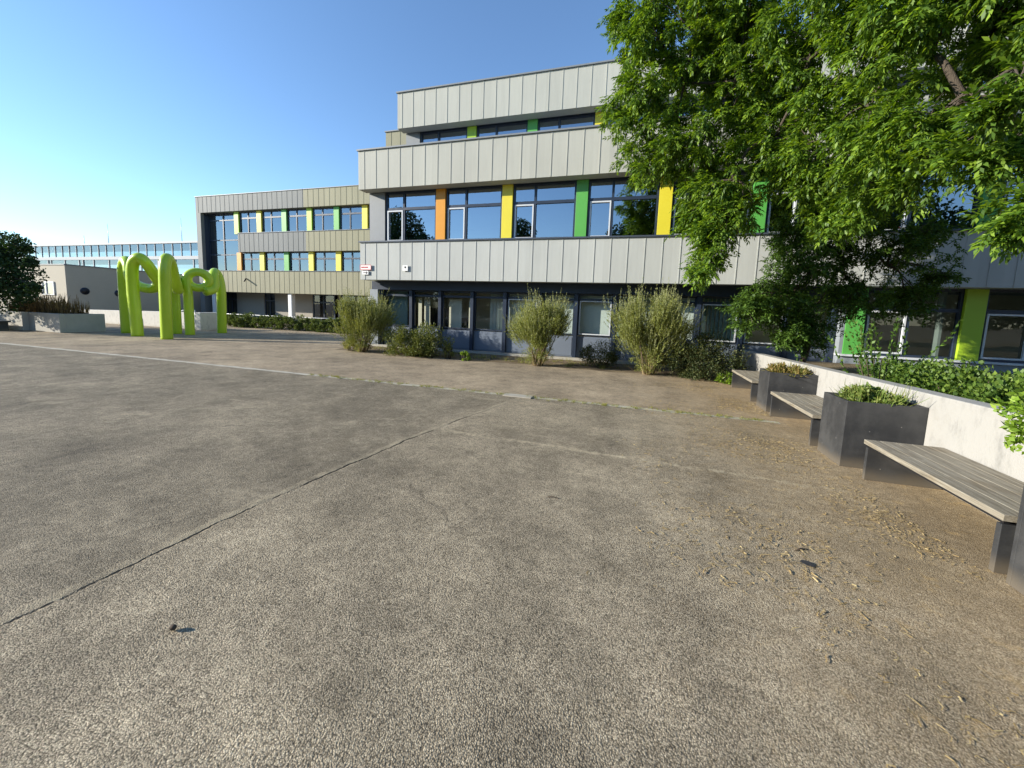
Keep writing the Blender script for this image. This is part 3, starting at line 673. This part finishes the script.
# entrance between annex and wing
E_ = thing('entrance_block', 'dark glazed entrance between the beige annex and the left school wing', 'building', (-42,27,0))
mb = MB(); mb.box(-46,-38.4,28.6,33,0,3.6); build('entrance_wall', mb, M['navy'], E_)
for a, b in ((-45.6,-43.6),(-43.5,-41.4),(-41.3,-39.0)): window(E_, a, b, .1, 3.0, 28.5, (a+b)/2, 1.5, False, 'glass', .1, 'gallery')
mb = MB(); mb.box(-46.2,-38.36,27.6,33.2,3.6,3.85); build('entrance_roof', mb, M['coping'], E_)
A = thing('annex_building', 'low beige rendered annex with two round windows at the far left', 'building', (-40.3,18,0))
mb = MB(); mb.box(-60,-40.3,18,27.4,0,3.78); build('annex_wall', mb, M['annex'], A)
mb = MB(); mb.box(-60.05,-40.25,17.95,27.45,3.782,3.86); build('roof_edge', mb, M['coping'], A)
for yy, zz in ((19.0,1.93),(21.05,1.86)):
    mb = MB(); mb.cyl((-40.31,yy,zz),(1,0,0),.27,.05,24); o = build('round_window', mb, M['navy'], A)
    mb = MB(); mb.cyl((-40.259,yy,zz),(1,0,0),.21,.006,24); build('pane', mb, M['black'], o)
window(A, -43.2, -41.7, 1.55, 2.55, 17.93, -42.7, None, False, 'glass', .07, 'white')

# ------------------------------------------------------------------ retaining wall, rails, left planter
t = thing('retaining_wall', 'low white weathered wall behind the green tube sculpture', 'wall', (-27,15,0))
mb = MB(); mb.hexa([(-34,15,-.2),(-22.15,15,-.2),(-22.15,15.35,-.2),(-34,15.35,-.2)],[(-34,15,.72),(-22.15,15,.92),(-22.15,15.35,.92),(-34,15.35,.72)]); build('wall_face', mb, M['plaster_pale'], t, .01)
mb = MB(); mb.box(-22.148,-21.75,14.7,15.9,-.2,.93); build('end_pier', mb, M['plaster_pale'], t, .01)
def rail(lab, pts, zs, r=.022):
    t = thing('handrail', lab, 'handrail', pts[0])
    for z in zs:
        mb = MB(); mb.tube([(p[0],p[1],p[2]+z) for p in pts], r, 8); build('rail', mb, M['alu'], t)
    for p in pts:
        mb = MB(); mb.tube([(p[0],p[1],p[2]),(p[0],p[1],p[2]+zs[0]-.02)], r*1.1, 8); build('post', mb, M['alu'], t)
rail('long horizontal metal rail behind the low box hedge', [(x,20,0) for x in np.linspace(-28.5,-17,7)], (.68,.45), .02)
rail('short sloping metal rail left of the sculpture legs', [(-25.9,13.6,-.2),(-24.9,13.6,.0),(-24.3,13.6,.0)], (.5,))
rail('metal stair rail between the sculpture and the white wall pier', [(-23.3,14.75,.2),(-22.6,14.75,.35),(-22.2,14.75,.3)], (.75,))
t = thing('planter_wall', 'long low concrete planter wall holding brown reeds at the far left', 'planter', (-23.3,10.1,0))
mb = MB(); mb.box(-25.5,-23.3,10.1,10.3,-.1,.8); mb.box(-34,-25.502,9.9,10.1,-.1,.8); mb.box(-25.7,-25.5,10.1,10.3,-.1,.8)
mb.box(-23.5,-23.3,10.301,11.6,-.1,.8); mb.box(-34,-23.501,11.4,11.6,-.1,.78); build('planter_shell', mb, M['rough_conc'], t, .008)
mb = MB(); mb.box(-34,-23.501,10.302,11.39,-.1,.7); build('planter_soil', mb, M['soil'], t)
t = thing('black_bench', 'low black bench in front of the far left planter wall', 'bench', (-26.5,9.4,0))
mb = MB(); mb.box(-29.5,-25.55,9.0,9.6,.36,.43); build('seat', mb, M['planter'], t, .005)
for x in (-25.75,-27.4,-29.4): mb = MB(); mb.box(x,x+.1,9.05,9.55,0,.358); build('leg', mb, M['planter'], t)
t = thing('reed_clump', 'clump of brown dry reeds standing in the far left planter', 'reeds', (-25,11.5,.7))
q = []
for x in np.arange(-27.8,-23.75,.28):
    for y in (10.5,10.85,11.2):
        a, _, _ = stems((x+rng.uniform(-.1,.1),y,.7), 26, rng.uniform(.65,1.05)*(.8 if x>-24.6 else 1), .14, .035, 4, .3, .14); q.append(a)
build_quads('blades', np.concatenate(q), M['reed'], t)

# ------------------------------------------------------------------ tube sculpture
T = thing('tube_sculpture', 'lime green sculpture of looping tubes standing on the court', 'sculpture', (-19.5,12,0))
def tube_part(ctrl, r=.195, n=14):
    mb = MB(); mb.tube(curve_pts(ctrl, 8), r, n); build('looped_tube', mb, M['sculpt'], T)
tube_part([(-21.83,11.6,-.05),(-21.81,11.6,1.2),(-21.8,11.6,2.2),(-21.72,11.58,2.9),(-21.42,11.52,3.2),(-21.08,11.42,3.02),(-20.95,11.38,2.62),(-20.75,11.36,2.3),(-20.4,11.42,2.08),(-19.95,11.6,2.02),(-19.62,11.65,2.25),(-19.48,11.4,2.62),(-19.38,11.1,3.04),(-19.55,10.95,3.24),(-19.86,10.9,2.9),(-19.94,10.9,1.95),(-19.9,10.9,1.0),(-19.85,10.9,-.05)], .205)
tube_part([(-20.21,12.6,-.05),(-20.2,12.6,1.0),(-20.2,12.6,2.0),(-20.05,12.6,2.5),(-19.7,12.4,2.5),(-19.3,12.15,2.15),(-18.95,11.95,2.0),(-18.7,11.75,2.15),(-18.45,11.5,2.6),(-18.1,11.2,3.06),(-17.78,10.88,3.2),(-17.66,10.72,2.8),(-17.69,10.7,1.95),(-17.72,10.7,1.0),(-17.75,10.7,-.05)])
rc = Vector((-19.1,12.9,2.5)); ru = Vector((.55,.83,0)); rv = Vector((-.83,.55,0))
tube_part([rc-ru*.39+Vector((0,0,-2.55)),rc-ru*.39+Vector((0,0,-1.6)),rc-ru*.39+Vector((0,0,-.7))]+[rc+ru*(-.39*math.cos(q))+Vector((0,0,.36*math.sin(q)))+rv*(.06*q/6.3) for q in [k*math.pi/5 for k in range(0,11)]]+[rc-ru*.36+rv*.1+Vector((0,0,.12))], .185)
tube_part([(-19.42,14.1,-.05),(-19.38,14.1,1.0),(-19.35,14.1,2.1),(-19.4,14.05,2.7),(-19.35,13.85,2.95),(-19.1,13.6,2.75),(-18.95,13.5,2.4),(-18.85,13.35,2.1),(-18.85,13.0,1.98)], .2)
# ------------------------------------------------------------------ bench wall, planters, benches
t = thing('bench_wall', 'whitewashed weathered concrete wall running behind the wooden benches', 'wall', (3.1,8,0))
mb = MB(); mb.hexa([(3.1,1.0,-.1),(3.32,1.0,-.1),(3.32,12.7,-.1),(3.1,12.7,-.1)],[(3.1,1.0,1.02),(3.32,1.0,1.02),(3.32,12.7,.71),(3.1,12.7,.71)]); build('wall_body', mb, M['plaster'], t, .012)
def planter(y0):
    t = thing('steel_planter', 'x', 'planter', (2.37,y0,0), 'black steel planters between the benches')
    x0, x1, y1, z = 2.37, 3.095, y0+.56, .76; w = .03
    mb = MB(); mb.box(x0,x1,y0,y0+w,.0,z); mb.box(x0,x1,y1-w,y1,.0,z); mb.box(x0,x0+w,y0+w,y1-w,0,z); mb.box(x1-w,x1,y0+w,y1-w,0,z); build('planter_shell', mb, M['planter'], t, .004)
    mb = MB(); mb.box(x0+w,x1-w,y0+w,y1-w,.02,z-.05); build('planter_soil', mb, M['soil'], t)
    return t
P0 = planter(5.2); P0['label'] = 'black steel planter with a fresh green plant mat between two benches'
for y0, lab, s in ((7.79,'black steel planter filled with drying reddish plants beside the middle bench',.94),(2.635,'black steel planter cut off at the right edge of the picture',1)):
    c = copy_tree(P0); c.location = (2.425 if y0 < 5 else 2.37,y0,0); c.scale = (.86 if y0 < 5 else 1,1,s); c['label'] = lab
def bench():
    t = thing('wooden_bench', 'x', 'bench', (2.42,3.28,0), 'wooden benches along the white wall')
    x0, x1, y0, y1 = 2.42, 3.08, 3.28, 4.90
    for i in range(5):
        a = x0+i*(x1-x0)/5; mb = MB(); mb.box(a+.002,a+(x1-x0)/5-.002,y0,y1,.375,.42); build('plank', mb, M['wood'], t, .003)
    for y in (y0+.02, y1-.06):
        mb = MB(); mb.box(x0+.015,x1,y,y+.04,0,.345); build('leg', mb, M['planter'], t, .003)
    mb = MB(); mb.box(x0+.03,x1-.02,y0+.03,y1-.03,.347,.373); build('under_frame', mb, M['black'], t)
    return t
b0 = bench(); b0['label'] = 'long weathered wooden bench nearest the camera on dark steel supports'
for y, lab in ((5.90,'middle weathered wooden bench between two black planters'),(8.62,'farthest wooden bench at the end of the white wall')):
    c = copy_tree(b0); c.location = (2.33,y,0); c['label'] = lab
# planting in the planters
def mat_plants(c, n, rad, m, lab, name='planter_plants', ll=.045, lw=.03, extra=None):
    t = thing(name, lab, 'plants', (c[0],c[1],c[2]-.08))
    q = [bush_leaves(c, rad, n, ll, lw, 40, .8)]
    if extra is not None: q.append(extra)
    build_quads('foliage', np.concatenate(q), M[m], t); return t
a, p_, d_ = stems((2.75,5.5,.7), 90, .28, .55, .012, 3, .3, .28)
mat_plants((2.74,5.47,.77), 2600, (.36,.27,.10), 'succ', 'low fresh green plants filling the middle black planter', extra=a)
a, p_, d_ = stems((2.75,8.05,.66), 160, .25, .8, .012, 3, -.6, .28)
mat_plants((2.74,8.06,.72), 2400, (.40,.29,.11), 'drymix', 'drying reddish plants spilling over the far black planter', extra=a)
a, p_, d_ = stems((2.78,2.95,.7), 30, .75, .6, .012, 5, .2, .2)
t = thing('leafy_plant', 'bright green broad-leaved plant overhanging the right edge planter', 'plant', (2.78,2.95,.7))
build_quads('foliage', np.concatenate([bush_leaves((2.66,3.42,1.02),(.2,.34,.3),1300,.045,.03,30,.2), bush_leaves((2.7,3.0,.9),(.3,.25,.25),1100,.045,.03,30,.4)]), M['fresh'], t)

# ------------------------------------------------------------------ shrubs along the facade
def broom(x, y, H, wid, lab, n=1000):
    t = thing('broom_shrub', lab, 'shrub', (x,y,0), 'broom shrubs along the facade')
    base = np.array((x,y,.1)); cen = np.array((x,y,H*.52)); rad = np.array((wid,wid*.8,H*.37))
    k = 60; C = cen+rdir(k)*(rng.random(k)**.4)[:,None]*rad*.8
    # shoots grow out of the clumps, away from the foot of the shrub
    def shoots(m, lo, hi, upw, wdt, segs=4):
        i = rng.integers(0,k,m); P = C[i]+rdir(m)*(rng.random(m)**.5)[:,None]*.22*wid
        D = unit(unit(P-base)+rdir(m)*.6+np.array([0,0,upw])); L = rng.uniform(lo,hi,m); Q = []; pts = [P]; ds = []
        for j in range(segs):
            D = unit(D+rdir(m)*.08+np.array([0,0,.10])); P2 = P+D*(L/segs)[:,None]; sd = unit(np.cross(D,rdir(m)))
            w0, w1 = wdt*(1-.7*j/segs), wdt*(1-.7*(j+1)/segs)
            Q.append(np.stack([P-sd*w0/2,P+sd*w0/2,P2+sd*w1/2,P2-sd*w1/2],1)); P = P2; pts.append(P); ds.append(D)
        return np.concatenate(Q), pts, ds
    q, p, d = shoots(n, .18, .42, .15, .007)
    build_quads('leaves', np.concatenate([q, stem_leaves(p, d, 0, 5, .055, .014)]), M['broom'], t)
    q, p, d = shoots(n//3, .35, H*.40, .75, .008, 5)
    build_quads('shoot_tips', np.concatenate([q, stem_leaves(p, d, 0, 6, .042, .012)]), M['broom_tip'], t)
    mb = MB()
    for i in range(8):
        a = i*2.4; r = .05+.10*rng.random(); c = C[i]
        mb.tube([(x+r*math.cos(a),y+r*math.sin(a),-.02),(x+r*1.5*math.cos(a)+(c[0]-x)*.25,y+r*1.5*math.sin(a)+(c[1]-y)*.25,H*.22),(c[0],c[1],c[2])],[.026,.018,.006],6)
    q, p, d = stems((x,y,0), 60, H*.4, .45, .008, 4, .3, .16)
    build_quads('low_leaves', bush_leaves((x,y,H*.2), (wid*.5,wid*.45,H*.2), n*2, .05, .014, 40), M['broom'], t)
    build('woody_stem', mb, M['tan_stem'], t); build_quads('dry_shoots', q, M['straw'], t)
broom(-8.96,11.35,1.9,1.22,'bushy broom shrub left of the ground-floor corner column',1900)
broom(-2.65,11.3,2.05,1.05,'round broom shrub in front of the middle ground-floor windows',1700)
broom(.50,11.25,2.25,1.15,'tallest broom shrub, with upright pale shoots, left of the dark bush',1900)
def bush(name, lab, c, rad, n, m, ll=.05, lw=.022, clump=60, group=None, up=.6):
    t = thing(name, lab, 'bush', (c[0],c[1],0), group)
    build_quads('foliage', bush_leaves(c, rad, n, ll, lw, clump, up), M[m], t)
    mb = MB()
    for i in range(9):
        a = i*2.4; mb.tube([(c[0]+.08*math.cos(a),c[1]+.08*math.sin(a),-.02),(c[0]+rad[0]*.55*math.cos(a),c[1]+rad[1]*.55*math.sin(a),c[2]+rad[2]*.3)],[.014,.005],5)
    build('stem', mb, M['twig'], t); return t
bush('low_bush', 'wide olive green bush under the first ground-floor windows', (-6.85,11.25,.48), (1.45,.72,.66), 15000, 'bush', .06, .028, 90)
bush('low_bush', 'small dark bush against the panels between two broom shrubs', (-.85,11.9,.34), (.8,.5,.46), 5500, 'bush_dark')
bush('low_bush', 'dense dark green bush beside the farthest bench', (1.72,11.25,.52), (1.32,.75,.70), 20000, 'bush_dark', .055, .026, 110)
bush('small_plant', 'tiny bright green tuft right of the wide olive bush', (-5.0,11.2,.12), (.22,.2,.16), 700, 'fresh', .06, .02, 14)
bush('small_plant', 'bluish green upright plant at the right end of the olive bush', (-5.65,11.3,.28), (.25,.25,.30), 900, 'bush', .06, .018, 14)
bush('small_plant', 'pale leafy weed at the foot of the dark bush by the bench', (2.35,10.75,.16), (.24,.2,.2), 500, 'fresh', .10, .035, 10)
bush('small_plant', 'dry yellowish grass tuft at the foot of the left broom shrub', (-9.55,11.5,.15), (.45,.3,.2), 900, 'weed', .12, .012, 14, None, 1.2)
# box hedge
t = thing('box_hedge', 'long low clipped hedge in front of the metal rail on the left', 'hedge', (-20,18,0))
q = []
for x in np.arange(-24.3,-14.6,.62): q.append(bush_leaves((x,18.0+.12*math.sin(x*2),.36), (.6,.6,.47+.08*math.sin(x*1.9)+.06*math.sin(x*5)), 3000, .07, .045, 26, .5))
build_quads('foliage', np.concatenate(q), M['hedge'], t)
# creeping shrubs behind the bench wall
for i, (x, y, z, r, rz, lab) in enumerate(((4.9,8.6,.64,.8,.34,'leafy green shrub farthest back behind the white wall, under the lime pillar'),(4.55,6.9,.68,.85,.38,'leafy green shrub in the middle behind the white wall'),(4.1,5.2,.76,.75,.42,'bright leafy shrub closest behind the white wall at the right edge'))):
    t = bush('leafy_shrub', lab, (x,y,z), (r*.95,r*1.15,rz), 7500, 'ivy', .06, .045, 80, 'leafy shrubs behind the white wall', .9)
# rose sapling
t = thing('young_rose', 'thin young bush with small dark leaves growing above the middle planter', 'shrub', (3.6,7.2,.5))
q, p, d = stems((3.6,7.1,.5), 20, 1.35, .36, .012, 6, .2, .12, 1, .6)
build_quads('foliage', np.concatenate([q, stem_leaves(p, d, 2, 9, .055, .034)]), M['leaf_small'], t)
mb = MB()
for i in range(5): mb.tube([(3.6+.05*i-.1,7.1+.04*i,.5),(3.55+.12*i-.25,7.1+.05*i,1.1)],[.01,.006],5)
build('stem', mb, M['twig'], t)

# ------------------------------------------------------------------ trees
BIG=[(-0.03,9.0,7.26,.75),(-0.15,9.0,6.11,.64),(.3,9.0,5.28,.76),(1.0,9.5,7.02,1.09),(1.08,9.0,5.01,.83),(1.31,8.5,3.89,.53),(1.43,8.5,3.13,.47),(1.37,8.3,2.69,.32),(1.8,9.5,7.47,1.02),(2.19,9.5,6.09,1.05),(2.1,9.0,4.65,.73),(1.72,8.5,3.68,.38),(2.65,8.5,6.53,.93),(2.93,8.5,5.17,.89),(3.1,8.5,4.32,.53),(3.25,7.5,5.67,.71),(3.38,7.5,4.54,.74),(3.56,8.0,3.88,.52),(3.4,8.5,3.62,.4),(3.43,6.5,4.22,.5),(2.99,6.5,5.41,.49),(3.8,7.0,3.8,.3),(3.56,5.8,3.66,.36),(3.78,5.5,2.85,.2),(3.35,5.2,3.87,.2),(4.5,5.8,3.95,.6),(4.67,6.0,5.04,1.0),(3.62,6.0,5.92,.62),(2.87,7.0,6.82,.82),(1.73,8.5,8.15,1.13),(.43,9.0,8.65,.97),(2.96,7.0,7.99,.95),(-.46,9.0,7.8,.32),
     (5.5,6.5,6.6,1.3),(5.8,7.5,7.8,1.3),(4.6,8.2,7.6,1.2),(5.6,8.6,6.2,1.2),(6.6,7.2,5.4,1.1),(6.9,6.4,6.8,1.2),(7.6,7.8,6.6,1.2)]
SMALL=[(3.3,10.5,3.56,.53),(3.4,10.0,2.73,.62),(2.9,10.0,2.07,.65),(4.29,10.5,3.22,.73),(4.59,10.5,2.13,.62),(5.35,10.5,3.21,.57),(6.1,11.0,3.6,.39),(2.44,9.8,1.78,.41),(3.51,10.0,1.65,.43),(5.83,11.0,2.18,.49),(4.91,10.5,4.05,.54),(4.01,10.5,4.09,.5),(6.38,11.0,2.73,.27),(3.25,9.95,1.4,.36),(3.7,10.1,1.3,.36)]
LEFT=[(-25.18,9.5,3.39,.84),(-24.86,9.5,2.36,.98),(-25.86,9.5,1.73,.99),(-24.05,9.5,1.76,.52),(-27.13,9.5,2.99,1.49),(-24.21,9.5,3.58,.45),(-22.98,9.3,1.85,.25),(-23.5,9.5,2.89,.26),(-29.77,9.5,2.1,1.37),(-30,7.6,4.0,1.5),(-28.4,7.9,3.6,1.2),(-32,7.2,4.8,1.6),(-31,8.8,5,1.6),(-33,9,3.6,1.7),(-29.5,8.6,4.6,1.2)]
def limb_tree(root, base, hubs, blobs, r0, bark):
    """trunk, limbs to hub points and a branch from the nearest hub into every crown clump"""
    mb = MB(); base = Vector(base)
    fork = Vector(hubs[0]); pts = curve_pts([base, base.lerp(fork,.5)+Vector((.08,-.05,0)), fork], 6)
    mb.tube(pts, [r0*(1.25 if i == 0 else 1)*(1-.35*i/len(pts)) for i in range(len(pts))], 12)
    build('trunk', mb, bark, root)
    mb = MB(); H = [fork]
    for h in hubs[1:]:
        h = Vector(h); near = min(H, key=lambda q: (q-h).length)
        mid = near.lerp(h,.5)+Vector((rng.normal()*.12,rng.normal()*.12,.12)); pts = curve_pts([near,mid,h],5)
        rr = r0*.34/(1+.45*len(H)**.5); mb.tube(pts, [rr*(1-.45*i/len(pts)) for i in range(len(pts))], 8); H.append(h)
    for (x,y,z,r) in blobs:
        c = Vector((x,y,z)); near = min(H, key=lambda q: (q-c).length)
        mid = near.lerp(c,.5)+Vector((rng.normal()*.15,rng.normal()*.15,.1+.1*rng.random())); pts = curve_pts([near,mid,c],5)
        mb.tube(pts, [.026*(1-.7*i/len(pts)) for i in range(len(pts))], 6)
        for k in range(5+int(7*r)):
            e = c+Vector(rdir(1)[0])*r*.85; s = pts[rng.integers(3,len(pts))]
            mid = s.lerp(e,.5)+Vector((0,0,.08)); mb.tube([s,mid,e],[.012,.008,.003],4,False)
    build('branches', mb, bark, root)
t = thing('large_tree', 'large overhanging tree with feathery pinnate leaves at the upper right', 'tree', (6.6,7.0,.5))
limb_tree(t, (6.6,7.0,.4), [(5.6,6.9,3.6),(4.14,6.3,3.96),(3.69,6.4,4.38),(3.5,6.8,5.17),(3.1,7.4,5.8),(2.6,8.3,6.1),(1.6,8.9,6.2),(.7,9.1,6.4),(2.3,8.7,5.0),(1.7,8.7,4.3),(5.6,7.2,5.2),(4.8,7.4,6.6),(3.2,7.4,7.3),(6.3,7.2,6.6)], BIG, .24, M['bark'])
q = []; AX = np.array((5.8,7.2))
for (x,y,z,r) in BIG:
    n = int(74*r**2.2)+10; c = in_ball(n,(x,y,z),r,.42)
    keep = c[:,2] > 2.3; c = c[keep]; n = len(c)
    out = np.concatenate([c[:,:2]-AX, np.zeros((n,1))],1); tw = unit(unit(out)*.7+rdir(n)*.8+np.array([0,0,-.35]))
    tl = rng.uniform(.16,.34,n)
    for k in range(14):
        s = rng.random((n,1)); P = c+tw*tl[:,None]*s
        D = unit(tw*.6+rdir(n)*.75+np.array([0,0,-.25]))
        q.append(compound(P, D, rng.uniform(.16,.27,n), 4, .092, .035))
build_quads('crown', np.concatenate(q), M['leaf_big'], t)
t = thing('small_tree', 'smaller dark leafy tree standing behind the planters, in front of the facade', 'tree', (3.75,10.5,.5))
limb_tree(t, (3.75,10.5,.4), [(3.85,10.5,1.7),(4.4,10.4,2.6),(3.6,10.2,2.4),(5.2,10.6,2.9),(4.4,10.5,3.5)], SMALL, .07, M['twig'])
q = []
for (x,y,z,r) in SMALL:
    n = int(200*r**2.2)+24; c = in_ball(n,(x,y,z),r,.42,(1,1,.9)); tw = unit(rdir(n)+np.array([0,0,-.1]))
    for k in range(11):
        P = c+tw*(rng.uniform(0,.28,n))[:,None]+rdir(n)*.04
        D = unit(tw*.5+rdir(n)*.8+np.array([0,0,-.2]))
        q.append(compound(P, D, rng.uniform(.07,.13,n), 2, .07, .033))
build_quads('crown', np.concatenate(q), M['leaf_small'], t)
t = thing('dark_tree', 'dark leafy tree at the far left edge above the planter wall', 'tree', (-27,10.8,.7))
limb_tree(t, (-27,10.8,.6), [(-26.8,10.3,1.6),(-25.6,9.8,2.2),(-27.5,9.8,2.6),(-25.4,9.7,3.1),(-29,9.8,2.2)], LEFT, .12, M['bark'])
q = []
for (x,y,z,r) in LEFT:
    n = int(1500*r**2)+120; c = in_ball(n,(x,y,z),r,.45); 
    q.append(leaf_quads(c, unit(rdir(n)+np.array([0,0,-.3])), rdir(n), .13*rng.uniform(.6,1.2,n), .09*rng.uniform(.6,1.2,n)))
build_quads('crown', np.concatenate(q), M['leaf_far'], t)
# trees behind the camera, mirrored in the upper windows
q = []
for (x,y,z,r) in ((-27,-15,10.2,3.0),(-25,-15,6.5,3.8),(-29.5,-15,7,3.4),(-22.8,-15.5,7.5,2.2),(-27,-15,3,4),(-20.2,-16,3.5,2.6),(-12.6,-16,9.6,2.0),(-12.0,-16,7,2.6),(-14.8,-16,5,2.6),(-12.4,-16,4,3),(-1.2,-15,8.0,2.6),(1.8,-15,9.5,3.2),(4.8,-15,10.5,3.6),(2,-15,5,4),(-3.6,-15.5,5.5,2.0),(8,-16,11,3.6),(12,-16,10,4),(7,-16,5,4),(12,-16,5,4),(-34,-16,6,4),(-8,-17,3.5,2.2),(17,-17,9,4.5),(17,-17,4,4.5),(22,-17,8,4.5),(27,-17,6,5),(33,-18,6,5),(-40,-17,5,5),(-17.5,-17,3,2.6),(-4.5,-17,2.5,3),(39,-18,6,5),(-47,-18,5,5)):
    n = int(500*r*r); c = in_ball(n,(x,y,z),r,.4); c = c[c[:,2] > 0]; n = len(c)
    q.append(leaf_quads(c, rdir(n), rdir(n), .34*rng.uniform(.6,1.2,n), .24*rng.uniform(.6,1.2,n)))
tag(build_quads('treeline', np.concatenate(q), M['leaf_far']), 'dark tree line mirrored in the upper windows', 'trees', kind='stuff')

# ------------------------------------------------------------------ litter, weeds and small things on the ground
n = 11000
X = np.where(rng.random(n) < .72, 2.35-np.abs(rng.normal(0,.8,n)), rng.uniform(.1,2.3,n)); Y = rng.uniform(1.3,10.8,n)
cl = (np.sin(X*3.1+Y*1.7)+np.sin(Y*2.9-X*1.3)+rng.normal(0,.6,n)) > .35; X, Y = X[cl], Y[cl]; n = len(X)
az = rng.uniform(0,2*math.pi,n); L = rng.uniform(.005,.024,n)*np.where(rng.random(n)<.12,1.7,1); wd = rng.uniform(.002,.006,n)
q = []
P = np.stack([X,Y,np.full(n,.008)],1)
for k in range(3):
    d = np.stack([np.cos(az),np.sin(az),rng.uniform(-.05,.10,n)*(1 if k < 1 else -.4)],1); s = np.stack([-np.sin(az),np.cos(az),rng.normal(0,.4,n)],1)
    P2 = P+d*L[:,None]; P2[:,2] = np.maximum(P2[:,2],.006)
    q.append(np.stack([P-s*wd[:,None]/2,P+s*wd[:,None]/2,P2+s*wd[:,None]/2,P2-s*wd[:,None]/2],1)); P = P2; az = az+rng.normal(0,.7,n)
tag(build_quads('straw_litter', np.concatenate(q), M['straw']), 'dry straw and catkin litter scattered beside the benches', 'litter', kind='stuff')
q = []
for i in range(420):
    x = rng.uniform(-7,2.2) if i < 220 else rng.uniform(-10,2.9); y = 7.04+rng.normal(0,.045) if i < 220 else 11.45+rng.random()*1.3-.3*max(0,(x-1)/2)
    if i >= 220 and rng.random() < .35: continue
    a, _, _ = stems((x,y,.004), 14, (.035 if i < 220 else .13)*rng.uniform(.6,1.6), .6, .006 if i < 220 else .010, 2, -.3, .035 if i < 220 else .08); q.append(a)
tag(build_quads('weed_grass', np.concatenate(q), M['weed']), 'yellowish weeds in the paving joint and along the facade', 'weeds', kind='stuff')
mb = MB(); mb.box(-2.28,-1.72,6.9,7.12,.001,.022); t = build('manhole_cover', mb, M['cover'], None, .006); tag(t, 'small pale concrete drain cover in the paving joint', 'drain cover', kind='thing')
mb = MB(); mb.tube(curve_pts([(-2.10,1.2,.008),(-2.085,1.205,.02),(-2.07,1.2,.012)],4),[.003,.008,.013,.015,.013,.014,.011,.007,.003],8)
tag(build('pine_cone', mb, M['twig']), 'small brown cone lying alone on the lower left asphalt', 'cone', kind='thing')
mb = MB(); pts = [(1.20,2.965,.008),(1.225,2.985,.012),(1.26,2.975,.014),(1.29,2.945,.010),(1.27,2.925,.008),(1.23,2.93,.010)]
mb.add(pts+[(p[0],p[1],p[2]-.004) for p in pts], [tuple(range(5,-1,-1)),tuple(range(6,12))]+[(i,(i+1)%6,(i+1)%6+6,i+6) for i in range(6)])
tag(build('dark_leaf', mb, M['rubber']), 'dark grey leaf lying flat on the asphalt near the right bench', 'leaf', kind='thing')
mb = MB(); mb.tube([(1.22,3.10,.006),(1.26,3.13,.012),(1.32,3.15,.008)],[.004,.006,.003],6); tag(build('fallen_twig', mb, M['twig']), 'short brown twig just beyond the dark grey leaf', 'twig', kind='thing')
mb = MB(); mb.tube([(-.62,3.25,.006),(-.57,3.26,.010),(-.52,3.25,.006)],[.003,.004,.003],6); tag(build('fallen_twig', mb, M['twig']), 'tiny dark twig alone in the middle of the asphalt', 'twig', kind='thing')

# ------------------------------------------------------------------ light, sky, camera
SUN_E = R_(18.5); az = math.atan2(-.914, -.406)          # azimuth from +Y towards +X of the direction to the sun
sd = Vector((math.sin(az)*math.cos(SUN_E), math.cos(az)*math.cos(SUN_E), math.sin(SUN_E)))
sl = bpy.data.lights.new('sun', 'SUN'); sl.energy = 5.0; sl.angle = R_(.53); sl.color = (1,.93,.81)
so = bpy.data.objects.new('sun', sl); COL.objects.link(so); so.rotation_euler = (-sd).to_track_quat('-Z','Y').to_euler()
w = bpy.data.worlds.new('World'); S.world = w; w.use_nodes = True; nt = w.node_tree; nt.nodes.clear()
sky = nt.nodes.new('ShaderNodeTexSky'); sky.sky_type = 'NISHITA'; sky.sun_disc = False
sky.sun_elevation = SUN_E; sky.sun_rotation = az % (2*math.pi); sky.altitude = 100; sky.air_density = 1.0; sky.dust_density = 0; sky.ozone_density = 3.9
bg = nt.nodes.new('ShaderNodeBackground'); bg.inputs[1].default_value = .15
ow = nt.nodes.new('ShaderNodeOutputWorld'); nt.links.new(sky.outputs[0], bg.inputs[0]); nt.links.new(bg.outputs[0], ow.inputs[0])
cam = bpy.data.cameras.new('camera'); co = bpy.data.objects.new('camera', cam); COL.objects.link(co)
cam.sensor_width = 36; cam.lens = 387/1024*36; cam.shift_x = -.001; cam.shift_y = -.0309; cam.clip_start = .05; cam.clip_end = 3000
co.matrix_world = Matrix(((.9549105,-.0653539,.2896115,0),(.2948451,.0943504,-.9508756,0),(.0348184,.9933916,.1093655,1.65),(0,0,0,1)))
S.camera = co
S.view_settings.view_transform = 'Standard'; S.view_settings.look = 'None'; S.view_settings.exposure = 0.86; S.view_settings.gamma = 1
S.cycles.max_bounces = 10; S.cycles.transparent_max_bounces = 12; S.cycles.glossy_bounces = 4
